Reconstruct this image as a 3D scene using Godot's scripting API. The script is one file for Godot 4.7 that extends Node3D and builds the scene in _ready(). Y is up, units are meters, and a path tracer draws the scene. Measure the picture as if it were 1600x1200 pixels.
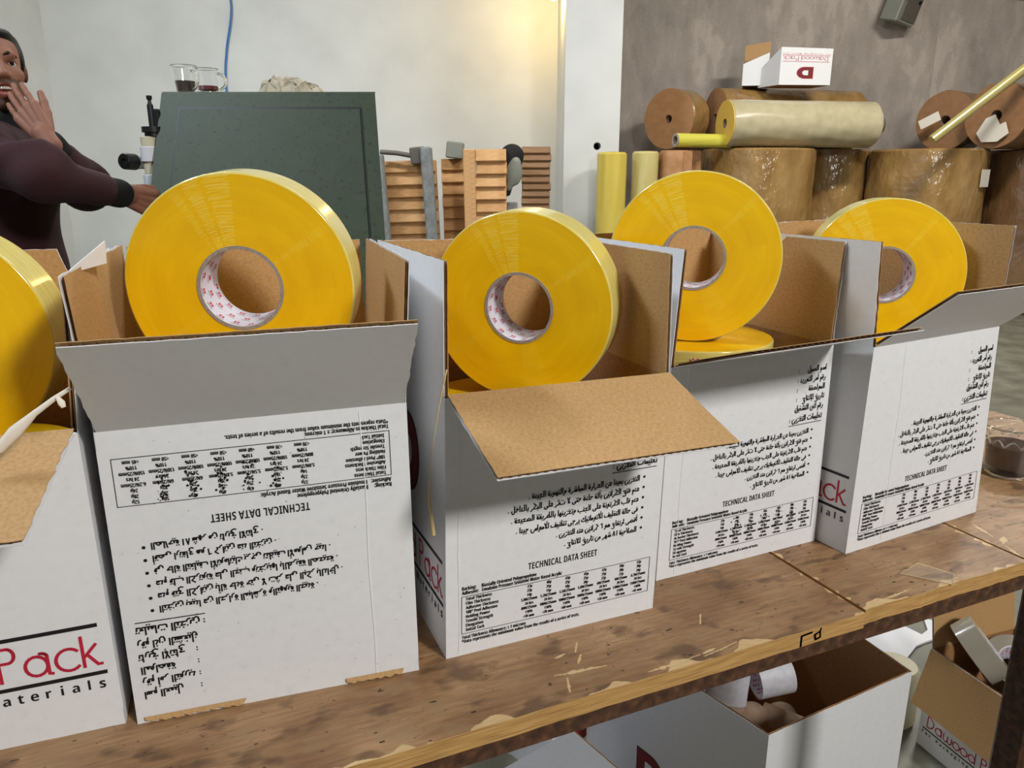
extends Node3D
# A packing bench with five open cartons of yellow tape rolls in a workshop. Metres, y up.

var M := {}
var rng := RandomNumberGenerator.new()
var ink_cache := {}


# ---------------------------------------------------------------- mesh building
class Geo:
	var v := PackedVector3Array()
	var n := PackedVector3Array()
	var u := PackedVector2Array()
	var c := PackedColorArray()
	var i := PackedInt32Array()
	var tint := Color(1, 1, 1)

	func vert(p: Vector3, nn: Vector3, uv: Vector2) -> int:
		v.append(p); n.append(nn); u.append(uv); c.append(tint)
		return v.size() - 1

	func quad(a: Vector3, b: Vector3, d: Vector3, e: Vector3, ua := Vector2(0, 0), ub := Vector2(1, 0), ud := Vector2(1, 1), ue := Vector2(0, 1)) -> void:
		# a, b, d, e run counter-clockwise seen from the front
		var nn := (b - a).cross(e - a)
		if nn.length_squared() < 1e-16:
			nn = (d - b).cross(e - b)
		nn = nn.normalized()
		var k := vert(a, nn, ua)
		vert(b, nn, ub); vert(d, nn, ud); vert(e, nn, ue)
		i.append_array([k, k + 2, k + 1, k, k + 3, k + 2])

	func tri(a: Vector3, b: Vector3, d: Vector3) -> void:
		var nn := (b - a).cross(d - a).normalized()
		var k := vert(a, nn, Vector2(0, 0))
		vert(b, nn, Vector2(1, 0)); vert(d, nn, Vector2(0, 1))
		i.append_array([k, k + 2, k + 1])

	func grid(rows: Array, uvs: Array, flip := false) -> void:
		# rows of points, smooth; front is to the left of u x v
		var nr := rows.size()
		var nc: int = rows[0].size()
		var base := v.size()
		for r in nr:
			for q in nc:
				var du: Vector3 = rows[r][mini(q + 1, nc - 1)] - rows[r][maxi(q - 1, 0)]
				var dv: Vector3 = rows[mini(r + 1, nr - 1)][q] - rows[maxi(r - 1, 0)][q]
				var nn := du.cross(dv)
				if nn.length_squared() < 1e-18:
					nn = Vector3.UP
				nn = nn.normalized()
				vert(rows[r][q], -nn if flip else nn, uvs[r][q])
		for r in nr - 1:
			for q in nc - 1:
				var a := base + r * nc + q
				if flip:
					i.append_array([a, a + 1, a + nc + 1, a, a + nc + 1, a + nc])
				else:
					i.append_array([a, a + nc + 1, a + 1, a, a + nc, a + nc + 1])

	func slab_box(t: Transform3D, size: Vector3, bev := 0.0) -> void:
		var h := size / 2
		var b: float = minf(bev, minf(h.x, minf(h.y, h.z)) * 0.9)
		var ax := [t.basis.x, t.basis.y, t.basis.z]
		for k in 3:
			var k1 := (k + 1) % 3
			var k2 := (k + 2) % 3
			for s in [1.0, -1.0]:
				var o: Vector3 = t.origin + ax[k] * h[k] * s
				var p: Vector3 = ax[k1] * (h[k1] - b) * s
				var q: Vector3 = ax[k2] * (h[k2] - b)
				quad(o - p - q, o + p - q, o + p + q, o - p + q, Vector2(0, 0), Vector2(size[k1], 0), Vector2(size[k1], size[k2]), Vector2(0, size[k2]))
		if b <= 0.0:
			return
		for k in 3:
			var k1 := (k + 1) % 3
			var k2 := (k + 2) % 3
			for s1 in [1.0, -1.0]:
				for s2 in [1.0, -1.0]:
					var l: Vector3 = ax[k] * (h[k] - b) * s1 * s2
					var pa: Vector3 = t.origin + ax[k1] * h[k1] * s1 + ax[k2] * (h[k2] - b) * s2
					var pb: Vector3 = t.origin + ax[k1] * (h[k1] - b) * s1 + ax[k2] * h[k2] * s2
					quad(pa - l, pb - l, pb + l, pa + l)
		for sx in [1.0, -1.0]:
			for sy in [1.0, -1.0]:
				for sz in [1.0, -1.0]:
					var px: Vector3 = t.origin + ax[0] * h.x * sx + ax[1] * (h.y - b) * sy + ax[2] * (h.z - b) * sz
					var py: Vector3 = t.origin + ax[0] * (h.x - b) * sx + ax[1] * h.y * sy + ax[2] * (h.z - b) * sz
					var pz: Vector3 = t.origin + ax[0] * (h.x - b) * sx + ax[1] * (h.y - b) * sy + ax[2] * h.z * sz
					if sx * sy * sz > 0:
						tri(px, py, pz)
					else:
						tri(px, pz, py)

	func lathe(prof: PackedVector2Array, segs: int, t := Transform3D(), uscale := 1.0, wob := 0.0, wseed := 0) -> void:
		# prof: (radius, along), swept round the local y axis; sharp corners stay sharp; front is outward when the profile runs upward
		var total := 0.0
		for k in prof.size() - 1:
			total += prof[k].distance_to(prof[k + 1])
		var run := 0.0
		var groups := []
		var cur := [[prof[0], 0.0]]
		for k in range(1, prof.size()):
			run += prof[k].distance_to(prof[k - 1])
			cur.append([prof[k], run / total])
			if k < prof.size() - 1:
				var d0 := (prof[k] - prof[k - 1]).normalized()
				var d1 := (prof[k + 1] - prof[k]).normalized()
				if d0.dot(d1) < 0.8:
					groups.append(cur)
					cur = [[prof[k], run / total]]
		groups.append(cur)
		for g in groups:
			var rows := []
			var uvs := []
			for e in g:
				var row := PackedVector3Array()
				var uv := PackedVector2Array()
				for s in segs + 1:
					var a := TAU * s / segs
					var r: float = e[0].x
					if wob > 0.0:
						r += wob * (sin(a * 3 + wseed) + 0.6 * sin(a * 7 + wseed * 2.3 + e[0].y * 9.0) + 0.4 * sin(a * 13 + e[0].y * 23.0 + wseed))
					row.append(t * Vector3(cos(a) * r, e[0].y, -sin(a) * r))
					uv.append(Vector2(uscale * s / segs, e[1]))
				rows.append(row); uvs.append(uv)
			grid(rows, uvs)

	func tube(path: PackedVector3Array, rad, sides := 8, caps := true) -> void:
		var rows := []
		var uvs := []
		var up := Vector3.UP
		var dist := 0.0
		for k in path.size():
			var d := (path[mini(k + 1, path.size() - 1)] - path[maxi(k - 1, 0)]).normalized()
			var x := d.cross(up)
			if x.length() < 0.1:
				x = d.cross(Vector3.RIGHT)
			x = x.normalized()
			var y := x.cross(d).normalized()
			up = y
			var r: float = rad if rad is float else rad[k]
			if k > 0:
				dist += path[k].distance_to(path[k - 1])
			var row := PackedVector3Array()
			var uv := PackedVector2Array()
			for s in sides + 1:
				var a := TAU * s / sides
				row.append(path[k] + (x * cos(a) + y * sin(a)) * r)
				uv.append(Vector2(float(s) / sides, dist))
			rows.append(row); uvs.append(uv)
		grid(rows, uvs, true)
		if caps:
			for e in [0, path.size() - 1]:
				var row: PackedVector3Array = rows[e]
				for s in sides:
					if e == 0:
						tri(path[e], row[s], row[s + 1])
					else:
						tri(path[e], row[s + 1], row[s])

	func prism(outline: PackedVector2Array, t: Transform3D, depth: float) -> void:
		# outline in the local xy plane, from z = 0 back to z = -depth
		var idx := Geometry2D.triangulate_polygon(outline)
		if idx.is_empty():
			return
		var area := 0.0
		for k in outline.size():
			area += outline[k].cross(outline[(k + 1) % outline.size()])
		var fwd := t.basis.z.normalized()
		for f in [0, 1]:
			var base := v.size()
			for p in outline:
				vert(t * Vector3(p.x, p.y, -depth * f), fwd if f == 0 else -fwd, p)
			for k in range(0, idx.size(), 3):
				var cw: bool = (outline[idx[k + 1]] - outline[idx[k]]).cross(outline[idx[k + 2]] - outline[idx[k]]) < 0
				if cw == (f == 0):
					i.append_array([base + idx[k], base + idx[k + 1], base + idx[k + 2]])
				else:
					i.append_array([base + idx[k], base + idx[k + 2], base + idx[k + 1]])
		for k in outline.size():
			var p := outline[k]
			var q := outline[(k + 1) % outline.size()]
			if area < 0:
				var s := p
				p = q
				q = s
			quad(t * Vector3(p.x, p.y, -depth), t * Vector3(q.x, q.y, -depth), t * Vector3(q.x, q.y, 0), t * Vector3(p.x, p.y, 0))

	func into(m: ArrayMesh, mat: Material) -> void:
		if v.is_empty():
			return
		var arr := []
		arr.resize(Mesh.ARRAY_MAX)
		arr[Mesh.ARRAY_VERTEX] = v
		arr[Mesh.ARRAY_NORMAL] = n
		arr[Mesh.ARRAY_TEX_UV] = u
		if mat is BaseMaterial3D and mat.vertex_color_use_as_albedo:
			arr[Mesh.ARRAY_COLOR] = c
		arr[Mesh.ARRAY_INDEX] = i
		m.add_surface_from_arrays(Mesh.PRIMITIVE_TRIANGLES, arr)
		m.surface_set_material(m.get_surface_count() - 1, mat)


func put(called: String, parts: Array, parent: Node = self, at := Vector3.ZERO) -> MeshInstance3D:
	# parts: [Geo, material, Geo, material, ...]
	var m := ArrayMesh.new()
	for k in range(0, parts.size(), 2):
		parts[k].into(m, parts[k + 1])
	return put_mesh(called, m, parent, at)


func put_mesh(called: String, m: Mesh, parent: Node = self, at := Vector3.ZERO) -> MeshInstance3D:
	var o := MeshInstance3D.new()
	o.name = numbered(called, parent)
	o.mesh = m
	o.position = at
	parent.add_child(o, true)
	return o


func numbered(called: String, parent: Node) -> String:
	if not parent.has_node(NodePath(called)):
		return called
	var k := 1
	while parent.has_node(NodePath("%s_%03d" % [called, k])):
		k += 1
	return "%s_%03d" % [called, k]


func tag(o: Node, label: String, category: String, group := "") -> Node:
	o.set_meta("label", label)
	o.set_meta("category", category)
	if group:
		o.set_meta("group", group)
	return o


func thing(called: String, at: Vector3, label: String, category: String, group := "") -> Node3D:
	var o := Node3D.new()
	o.name = numbered(called, self)
	o.position = at
	add_child(o, true)
	tag(o, label, category, group)
	return o


func struct(called: String, parts: Array, parent: Node = self) -> MeshInstance3D:
	var o := put(called, parts, parent)
	if parent == self:
		o.set_meta("kind", "structure")
	return o


func look(dir: Vector3, up := Vector3.UP) -> Basis:
	# a basis whose z runs along dir
	var z := dir.normalized()
	var x := up.cross(z)
	if x.length() < 0.01:
		x = Vector3.RIGHT.cross(z)
	x = x.normalized()
	return Basis(x, z.cross(x), z)


func along(dir: Vector3) -> Basis:
	# a basis whose y runs along dir
	var y := dir.normalized()
	var x := y.cross(Vector3.FORWARD)
	if x.length() < 0.05:
		x = y.cross(Vector3.UP)
	x = x.normalized()
	return Basis(x, y, x.cross(y))


# ---------------------------------------------------------------- materials
func noise(sd: int, freq: float, oct := 4, kind := FastNoiseLite.TYPE_SIMPLEX_SMOOTH) -> FastNoiseLite:
	var f := FastNoiseLite.new()
	f.seed = sd
	f.frequency = freq
	f.noise_type = kind
	f.fractal_octaves = oct
	return f


func noise_tex(sd: int, freq: float, stops: Array, size := 256, oct := 4, normal := false, kind := FastNoiseLite.TYPE_SIMPLEX_SMOOTH) -> NoiseTexture2D:
	var t := NoiseTexture2D.new()
	t.width = size
	t.height = size
	t.seamless = true
	t.noise = noise(sd, freq, oct, kind)
	t.as_normal_map = normal
	if stops:
		var g := Gradient.new()
		g.offsets = PackedFloat32Array()
		var off := PackedFloat32Array()
		var col := PackedColorArray()
		for k in range(0, stops.size(), 2):
			off.append(stops[k])
			col.append(stops[k + 1])
		g.offsets = off
		g.colors = col
		t.color_ramp = g
	return t


func mat(color: Color, rough := 0.7, metal := 0.0) -> StandardMaterial3D:
	var m := StandardMaterial3D.new()
	m.albedo_color = color
	m.roughness = rough
	m.metallic = metal
	return m


func tri_mat(tex: Texture2D, scale, rough := 0.7, metal := 0.0) -> StandardMaterial3D:
	var m := mat(Color.WHITE, rough, metal)
	m.albedo_texture = tex
	m.uv1_triplanar = true
	m.uv1_scale = scale if scale is Vector3 else Vector3(scale, scale, scale)
	return m


func relief(m: StandardMaterial3D, tex: Texture2D, cm: float) -> StandardMaterial3D:
	m.heightmap_enabled = true
	m.heightmap_texture = tex
	m.heightmap_scale = cm
	return m


func glass(tint: Color, alpha := 0.04) -> StandardMaterial3D:
	var m := mat(Color(tint.r, tint.g, tint.b, alpha), 0.02)
	m.transparency = BaseMaterial3D.TRANSPARENCY_ALPHA
	m.refraction_enabled = true
	m.refraction_scale = 0.05
	return m


func pane(tint: Color, alpha: float, rough := 0.08) -> StandardMaterial3D:
	var m := mat(Color(tint.r, tint.g, tint.b, alpha), rough)
	m.transparency = BaseMaterial3D.TRANSPARENCY_ALPHA
	return m


func glow(color: Color, energy: float) -> StandardMaterial3D:
	var m := mat(color, 0.6)
	m.emission_enabled = true
	m.emission = color
	m.emission_energy_multiplier = energy
	return m


func make_materials() -> void:
	var bump := noise_tex(5, 0.02, [], 256, 4)
	M.white = tri_mat(noise_tex(11, 0.05, [0.0, Color(0.845, 0.85, 0.86), 0.25, Color(0.88, 0.885, 0.895), 1.0, Color(0.90, 0.905, 0.915)], 512, 5), 3.0, 0.55)
	M.kraft = tri_mat(noise_tex(12, 0.09, [0.0, Color(0.63, 0.485, 0.31), 0.45, Color(0.705, 0.56, 0.37), 0.6, Color(0.72, 0.575, 0.385), 1.0, Color(0.775, 0.635, 0.44)], 512, 5), Vector3(5, 5, 5), 0.8)
	M.kraft_in_shaded = tri_mat(noise_tex(13, 0.06, [0.0, Color(0.56, 0.40, 0.245), 0.5, Color(0.62, 0.455, 0.29), 1.0, Color(0.68, 0.52, 0.345)], 512, 5), Vector3(4, 4, 4), 0.8)  # darker copy of kraft for carton insides, their shade put into the colour
	M.flute = mat(Color(0.60, 0.46, 0.33), 0.9)
	M.ink = mat(Color(0.055, 0.05, 0.055), 0.6)
	M.ink_grey = mat(Color(0.55, 0.55, 0.56), 0.7)
	M.ink_red = mat(Color(0.72, 0.10, 0.22), 0.6)
	M.ink_dark_red = mat(Color(0.45, 0.05, 0.10), 0.6)
	M.tape = mat(Color.WHITE, 0.34)
	M.tape.albedo_texture = tape_face_texture()
	M.film_side = tri_mat(noise_tex(21, 0.03, [0.0, Color(0.80, 0.73, 0.36), 0.5, Color(0.85, 0.79, 0.44), 1.0, Color(0.90, 0.86, 0.58)], 256, 4), Vector3(3, 3, 40), 0.16)
	M.core = tri_mat(noise_tex(23, 0.1, [0.0, Color(0.55, 0.52, 0.48), 1.0, Color(0.68, 0.65, 0.61)], 128, 3), 20.0, 0.75)
	M.core_print = mat(Color.WHITE, 0.5)
	M.core_print.albedo_texture = core_texture()
	M.core_white = tri_mat(noise_tex(24, 0.05, [0.0, Color(0.74, 0.75, 0.80), 1.0, Color(0.84, 0.85, 0.88)], 128, 3), 8.0, 0.5)
	M.core_brown = tri_mat(noise_tex(25, 0.05, [0.0, Color(0.52, 0.43, 0.36), 1.0, Color(0.62, 0.53, 0.45)], 128, 3), 8.0, 0.7)
	M.ply_edge = tri_mat(noise_tex(31, 0.03, [0.0, Color(0.58, 0.43, 0.24), 0.5, Color(0.72, 0.56, 0.33), 1.0, Color(0.80, 0.65, 0.41)], 256, 4), Vector3(2, 60, 2), 0.7)
	M.timber = tri_mat(noise_tex(32, 0.02, [0.0, Color(0.60, 0.44, 0.25), 1.0, Color(0.74, 0.57, 0.35)], 256, 4), Vector3(20, 2, 20), 0.7)
	M.splinter = mat(Color(0.86, 0.76, 0.58), 0.8)
	M.rust_steel = tri_mat(noise_tex(33, 0.04, [0.0, Color(0.20, 0.12, 0.08), 0.55, Color(0.33, 0.215, 0.14), 0.8, Color(0.40, 0.27, 0.18), 1.0, Color(0.52, 0.40, 0.30)], 256, 4), 6.0, 0.5, 0.0)
	M.floor = tri_mat(noise_tex(41, 0.02, [0.0, Color(0.34, 0.345, 0.305), 0.5, Color(0.43, 0.43, 0.38), 0.8, Color(0.48, 0.48, 0.43), 1.0, Color(0.56, 0.555, 0.51)], 512, 5), 0.35, 0.42)
	M.wall_white = tri_mat(noise_tex(42, 0.008, [0.0, Color(0.79, 0.795, 0.785), 0.5, Color(0.825, 0.83, 0.82), 1.0, Color(0.85, 0.855, 0.845)], 512, 4), 0.25, 0.6)
	M.wall_grey = tri_mat(plaster_texture(), 0.22, 0.8)
	relief(M.wall_grey, bump, 0.5)
	M.ceiling = mat(Color(0.72, 0.71, 0.69), 0.9)
	M.green = tri_mat(green_texture(), 1.3, 0.52)
	M.black = mat(Color(0.05, 0.05, 0.05), 0.45)
	M.black_soft = mat(Color(0.03, 0.03, 0.032), 0.8)
	M.cream = mat(Color(0.80, 0.77, 0.66), 0.4)
	M.plastic_white = mat(Color(0.84, 0.84, 0.85), 0.4)
	M.steel = mat(Color(0.55, 0.55, 0.54), 0.35, 0.8)
	M.grey_paint = tri_mat(noise_tex(51, 0.03, [0.0, Color(0.42, 0.43, 0.43), 1.0, Color(0.55, 0.56, 0.55)], 128, 4), 3.0, 0.6)
	M.box_grey = mat(Color(0.50, 0.51, 0.47), 0.5)
	M.box_grey_dark = mat(Color(0.36, 0.34, 0.31), 0.55)
	for k in 3:
		var a: float = [0.0, 0.05, -0.06][k]
		M["slat%d" % k] = tri_mat(noise_tex(60 + k, 0.02, [0.0, Color(0.64 + a, 0.46 + a, 0.28 + a), 0.5, Color(0.74 + a, 0.56 + a, 0.36 + a), 1.0, Color(0.80 + a, 0.63 + a, 0.43 + a)], 256, 4), Vector3(2, 24, 2), 0.75)
	M.slat_dark = tri_mat(noise_tex(64, 0.02, [0.0, Color(0.46, 0.34, 0.23), 1.0, Color(0.60, 0.46, 0.32)], 128, 4), Vector3(2, 24, 2), 0.75)
	M.wrap_kraft = tri_mat(noise_tex(71, 0.012, [0.0, Color(0.49, 0.37, 0.20), 0.5, Color(0.59, 0.46, 0.265), 1.0, Color(0.68, 0.56, 0.36)], 256, 4), Vector3(1, 0.5, 1), 0.22)
	M.wrap_kraft.metallic_specular = 0.8
	relief(M.wrap_kraft, noise_tex(72, 0.018, [], 512, 4, false, FastNoiseLite.TYPE_CELLULAR), 1.6)
	M.wrap_brown = tri_mat(noise_tex(73, 0.012, [0.0, Color(0.36, 0.255, 0.16), 0.5, Color(0.45, 0.33, 0.21), 1.0, Color(0.52, 0.40, 0.27)], 256, 4), Vector3(1, 0.5, 1), 0.22)
	M.wrap_brown.metallic_specular = 0.8
	relief(M.wrap_brown, noise_tex(74, 0.02, [], 512, 4, false, FastNoiseLite.TYPE_CELLULAR), 1.4)
	M.disc = tri_mat(noise_tex(75, 0.02, [0.0, Color(0.62, 0.44, 0.28), 1.0, Color(0.71, 0.53, 0.36)], 256, 4), 2.0, 0.6)
	M.disc_dark = tri_mat(noise_tex(76, 0.02, [0.0, Color(0.48, 0.34, 0.21), 1.0, Color(0.57, 0.42, 0.28)], 256, 4), 2.0, 0.6)
	M.film_roll = tri_mat(noise_tex(77, 0.015, [0.0, Color(0.66, 0.625, 0.50), 1.0, Color(0.76, 0.725, 0.60)], 256, 4), 1.5, 0.25)
	M.film_end = mat(Color(0.85, 0.70, 0.30), 0.5)
	M.film_yellow = tri_mat(noise_tex(78, 0.015, [0.0, Color(0.79, 0.70, 0.29), 1.0, Color(0.84, 0.76, 0.38)], 128, 4), Vector3(6, 0.6, 6), 0.22)
	M.film_pale = tri_mat(noise_tex(79, 0.02, [0.0, Color(0.74, 0.68, 0.42), 1.0, Color(0.81, 0.76, 0.53)], 128, 4), Vector3(3, 0.8, 3), 0.22)
	M.film_lime = mat(Color(0.80, 0.77, 0.30), 0.25)
	M.gold = mat(Color(0.80, 0.75, 0.50), 0.22, 0.5)
	M.paper = mat(Color(0.86, 0.84, 0.79), 0.8)
	M.clear_tape = mat(Color(0.62, 0.60, 0.55), 0.12)
	M.cable_blue = mat(Color(0.20, 0.45, 0.72), 0.4)
	M.cable_dark = mat(Color(0.18, 0.15, 0.13), 0.5)
	M.cloth = tri_mat(noise_tex(81, 0.03, [0.0, Color(0.66, 0.62, 0.53), 1.0, Color(0.80, 0.76, 0.68)], 128, 4), 6.0, 0.95)
	M.tea = mat(Color(0.16, 0.035, 0.03), 0.08)
	M.tea_red = mat(Color(0.40, 0.075, 0.05), 0.12)
	M.glass_wall = pane(Color(0.90, 0.92, 0.91), 0.015, 0.02)
	M.glass = glass(Color(0.98, 0.99, 0.98), 0.0)
	M.jacket = tri_mat(noise_tex(91, 0.05, [0.0, Color(0.165, 0.045, 0.07), 1.0, Color(0.215, 0.065, 0.095)], 256, 4), 4.0, 0.9)
	M.knit = mat(Color(0.035, 0.035, 0.04), 0.95)
	M.trousers = mat(Color(0.08, 0.085, 0.10), 0.9)
	M.skin = mat(Color.WHITE, 0.62)
	M.skin.vertex_color_use_as_albedo = true
	M.skin.subsurf_scatter_enabled = true
	M.skin.subsurf_scatter_strength = 0.12
	M.hair = tri_mat(noise_tex(92, 0.2, [0.0, Color(0.045, 0.035, 0.03), 1.0, Color(0.10, 0.08, 0.065)], 128, 3), 12.0, 0.6)
	M.eye_white = mat(Color(0.80, 0.78, 0.75), 0.2)
	M.iris = mat(Color(0.10, 0.06, 0.04), 0.15)
	M.teeth = mat(Color(0.88, 0.86, 0.80), 0.25)
	M.red_lamp = glow(Color(1.0, 0.08, 0.05), 1.2)
	M.strap = mat(Color(0.90, 0.86, 0.80), 0.5)
	M.straw = mat(Color(0.78, 0.70, 0.50), 0.4)


func tape_face_texture() -> ImageTexture:
	# round the roll along x, from the core out along y: wound edges of tape, with patches of trapped air between the windings
	var w := 1024
	var h := 256
	var im := Image.create(w, h, false, Image.FORMAT_RGB8)
	var ring := noise(101, 0.35, 2)
	var slow := noise(102, 0.012, 3)
	var air := noise(103, 0.05, 3)
	var edge := noise(104, 0.09, 2)
	# centre and half width (turns) and strength of each patch of trapped air
	var patches := [[0.268, 0.018, 1.0], [0.305, 0.011, 0.9], [0.333, 0.007, 0.6], [0.095, 0.008, 0.5], [0.79, 0.030, 0.35], [0.60, 0.010, 0.35]]
	for y in h:
		var rg := ring.get_noise_1d(y) * 0.025
		for x in w:
			var a := float(x) / w
			var s := slow.get_noise_2d(x * 0.4, y * 0.7) * 0.03
			var col := Color(0.965 + rg * 0.6 + s, 0.765 + rg + s * 1.3, 0.02)
			for p in patches:
				var d: float = absf(a - p[0] + edge.get_noise_1d(y * 1.0) * 0.006)
				if d < p[1]:
					var k: float = air.get_noise_2d(x * 0.22, y * 3.4) * 1.1 + 0.34
					if d > p[1] * 0.8:
						k += 0.25 * edge.get_noise_2d(x, y * 3.0)
					k = clampf(k, 0.0, 0.75) * p[2]
					col = col.lerp(Color(0.98, 0.88, 0.50), k)
			im.set_pixel(x, y, col)
	return ImageTexture.create_from_image(im)


func core_texture() -> ImageTexture:
	# white liner with slanting rows of small printed red marks and dark lettering-like dashes
	var im := Image.create(512, 128, false, Image.FORMAT_RGB8)
	im.fill(Color(0.84, 0.83, 0.87))
	for row in 3:
		for k in 8:
			var x := int(k * 64 + row * 25)
			var y := row * 42 + (k * 7) % 14 + 4
			for q in 7:
				im.fill_rect(Rect2i((x + q * 5) % 508, y + (q % 2), 3, 5), Color(0.16, 0.18, 0.36) if row != 1 else Color(0.15, 0.28, 0.36))
			im.fill_rect(Rect2i((x + 6) % 484, y + 10, 22, 13), Color(0.74, 0.10, 0.20))
			im.fill_rect(Rect2i((x + 13) % 484, y + 14, 8, 5), Color(0.85, 0.82, 0.86))
	return ImageTexture.create_from_image(im)


func plaster_texture() -> ImageTexture:
	# grey cement render with paler trowelled patches
	var w := 768
	var im := Image.create(w, w, false, Image.FORMAT_RGB8)
	var a := noise(111, 0.006, 3)
	var b := noise(112, 0.02, 4)
	var c := noise(113, 0.2, 2)
	a.domain_warp_enabled = true
	a.domain_warp_amplitude = 40.0
	for y in w:
		for x in w:
			var p := a.get_noise_2d(x, y * 0.55)
			var q := b.get_noise_2d(x * 1.6, y * 0.6)
			var v := 0.585 + q * 0.05 + c.get_noise_2d(x, y) * 0.02
			if p > 0.10:
				v += 0.03
			if p > 0.24 and q > -0.1:
				v += 0.03
			if p < -0.3:
				v -= 0.03
			im.set_pixel(x, y, Color(v * 1.045, v * 0.985, v * 0.925))
	return ImageTexture.create_from_image(im)


func green_texture() -> ImageTexture:
	# green enamel with chips and scratches down to dark primer
	var w := 1024
	var im := Image.create(w, w, false, Image.FORMAT_RGB8)
	var a := noise(121, 0.01, 4)
	var b := noise(122, 0.045, 4)
	var s := noise(123, 0.03, 3)
	for y in w:
		for x in w:
			var v := a.get_noise_2d(x, y) * 0.03
			var col := Color(0.190 + v * 0.7, 0.240 + v * 0.7, 0.145 + v * 0.6)
			if b.get_noise_2d(x * 0.7, y) > 0.47:
				col = Color(0.05, 0.055, 0.045)
			elif absf(s.get_noise_2d(x * 0.25 + y * 0.1, y * 0.5)) < 0.006 and a.get_noise_2d(x + 300, y) > 0.12:
				col = Color(0.12, 0.13, 0.09)
			im.set_pixel(x, y, col)
	return ImageTexture.create_from_image(im)


# ---------------------------------------------------------------- the scene
func _ready() -> void:
	rng.seed = 7
	# camera
	var cam := Camera3D.new()
	cam.name = "camera"
	cam.position = Vector3(0, 1.33, 0)
	cam.rotation_degrees = Vector3(-15.2, 0, 0)
	cam.fov = 53.07
	cam.near = 0.02
	cam.far = 100.0
	add_child(cam)
	cam.current = true
	# daylight outside, seen only through the doorway
	var sky := ProceduralSkyMaterial.new()
	sky.sky_top_color = Color(0.62, 0.74, 0.95)
	sky.sky_horizon_color = Color(0.86, 0.90, 0.97)
	sky.ground_bottom_color = Color(0.40, 0.39, 0.37)
	sky.ground_horizon_color = Color(0.60, 0.60, 0.60)
	sky.sky_energy_multiplier = 1.0
	var env := Environment.new()
	env.background_mode = Environment.BG_SKY
	env.sky = Sky.new()
	env.sky.sky_material = sky
	env.background_energy_multiplier = 1.3
	env.tonemap_mode = Environment.TONE_MAPPER_LINEAR
	env.tonemap_exposure = 1.08
	env.sdfgi_enabled = true
	env.ssao_enabled = true
	env.ssil_enabled = true
	var we := WorldEnvironment.new()
	we.name = "environment"
	we.environment = env
	add_child(we)
	make_materials()
	# lamps: position, direction of light, width, length, colour, energy, glow
	ceiling_panel(Vector3(2.5, 3.4, 1.75), Vector3(-0.65, -0.60, -0.72), 0.6, 0.6, Color(1.0, 0.985, 0.965), 13.0, "square flood lamp hung behind the photographer")
	ceiling_panel(Vector3(-2.3, 3.9, -0.9), Vector3(0.25, -1, 0.0), 0.3, 1.2, Color(0.90, 0.95, 1.0), 7.0, "long ceiling lamp above the left side of the bench")
	ceiling_panel(Vector3(0.6, 4.3, -4.6), Vector3(0, -1, -0.1), 1.2, 0.3, Color(0.985, 0.995, 1.0), 7.0, "long ceiling lamp halfway to the white wall")
	ceiling_panel(Vector3(-2.7, 4.3, -5.3), Vector3(0, -1, -0.25), 1.2, 0.3, Color(0.97, 0.99, 1.0), 10.0, "added unseen ceiling lamp that brightens the white wall above the person")  # added lamp, only there to brighten the left of the white wall
	ceiling_panel(Vector3(3.6, 4.3, -4.9), Vector3(0, -1, -0.2), 1.2, 0.3, Color(1.0, 0.975, 0.94), 15.0, "long ceiling lamp above the aisle by the wrapped rolls")
	room()
	wall_lamp()
	workbench()
	cartons()
	make_roll_meshes()
	rolls()
	machine()
	person()
	far_wall()
	under_bench()
	small_things()


func ceiling_panel(at: Vector3, dir: Vector3, w: float, l: float, color: Color, energy: float, label: String) -> void:
	var o := thing("ceiling_lamp", at, label, "lamp")
	var b := look(-dir, Vector3.UP if absf(dir.normalized().y) < 0.95 else Vector3.FORWARD)
	var h := Geo.new()
	h.slab_box(Transform3D(b, b.z * 0.045), Vector3(w + 0.05, l + 0.05, 0.07), 0.01)
	put("housing", [h, M.plastic_white], o)
	var d := Geo.new()
	d.slab_box(Transform3D(b, b.z * 0.004), Vector3(w, l, 0.008), 0.002)
	put("diffuser", [d, glow(color, 6.0)], o)
	var rod := Geo.new()
	rod.tube(PackedVector3Array([b.z * 0.075, Vector3(0, 4.6 - at.y, 0)]), 0.01, 8)
	put("hanger", [rod, M.steel], o)
	var a := AreaLight3D.new()
	a.name = "lamp_light"
	a.area_size = Vector2(w, l)
	a.light_color = color
	a.light_energy = energy
	a.area_range = 30.0
	a.area_attenuation = 2.0
	a.shadow_enabled = true
	a.position = -b.z * 0.006
	a.basis = b
	o.add_child(a)


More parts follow.
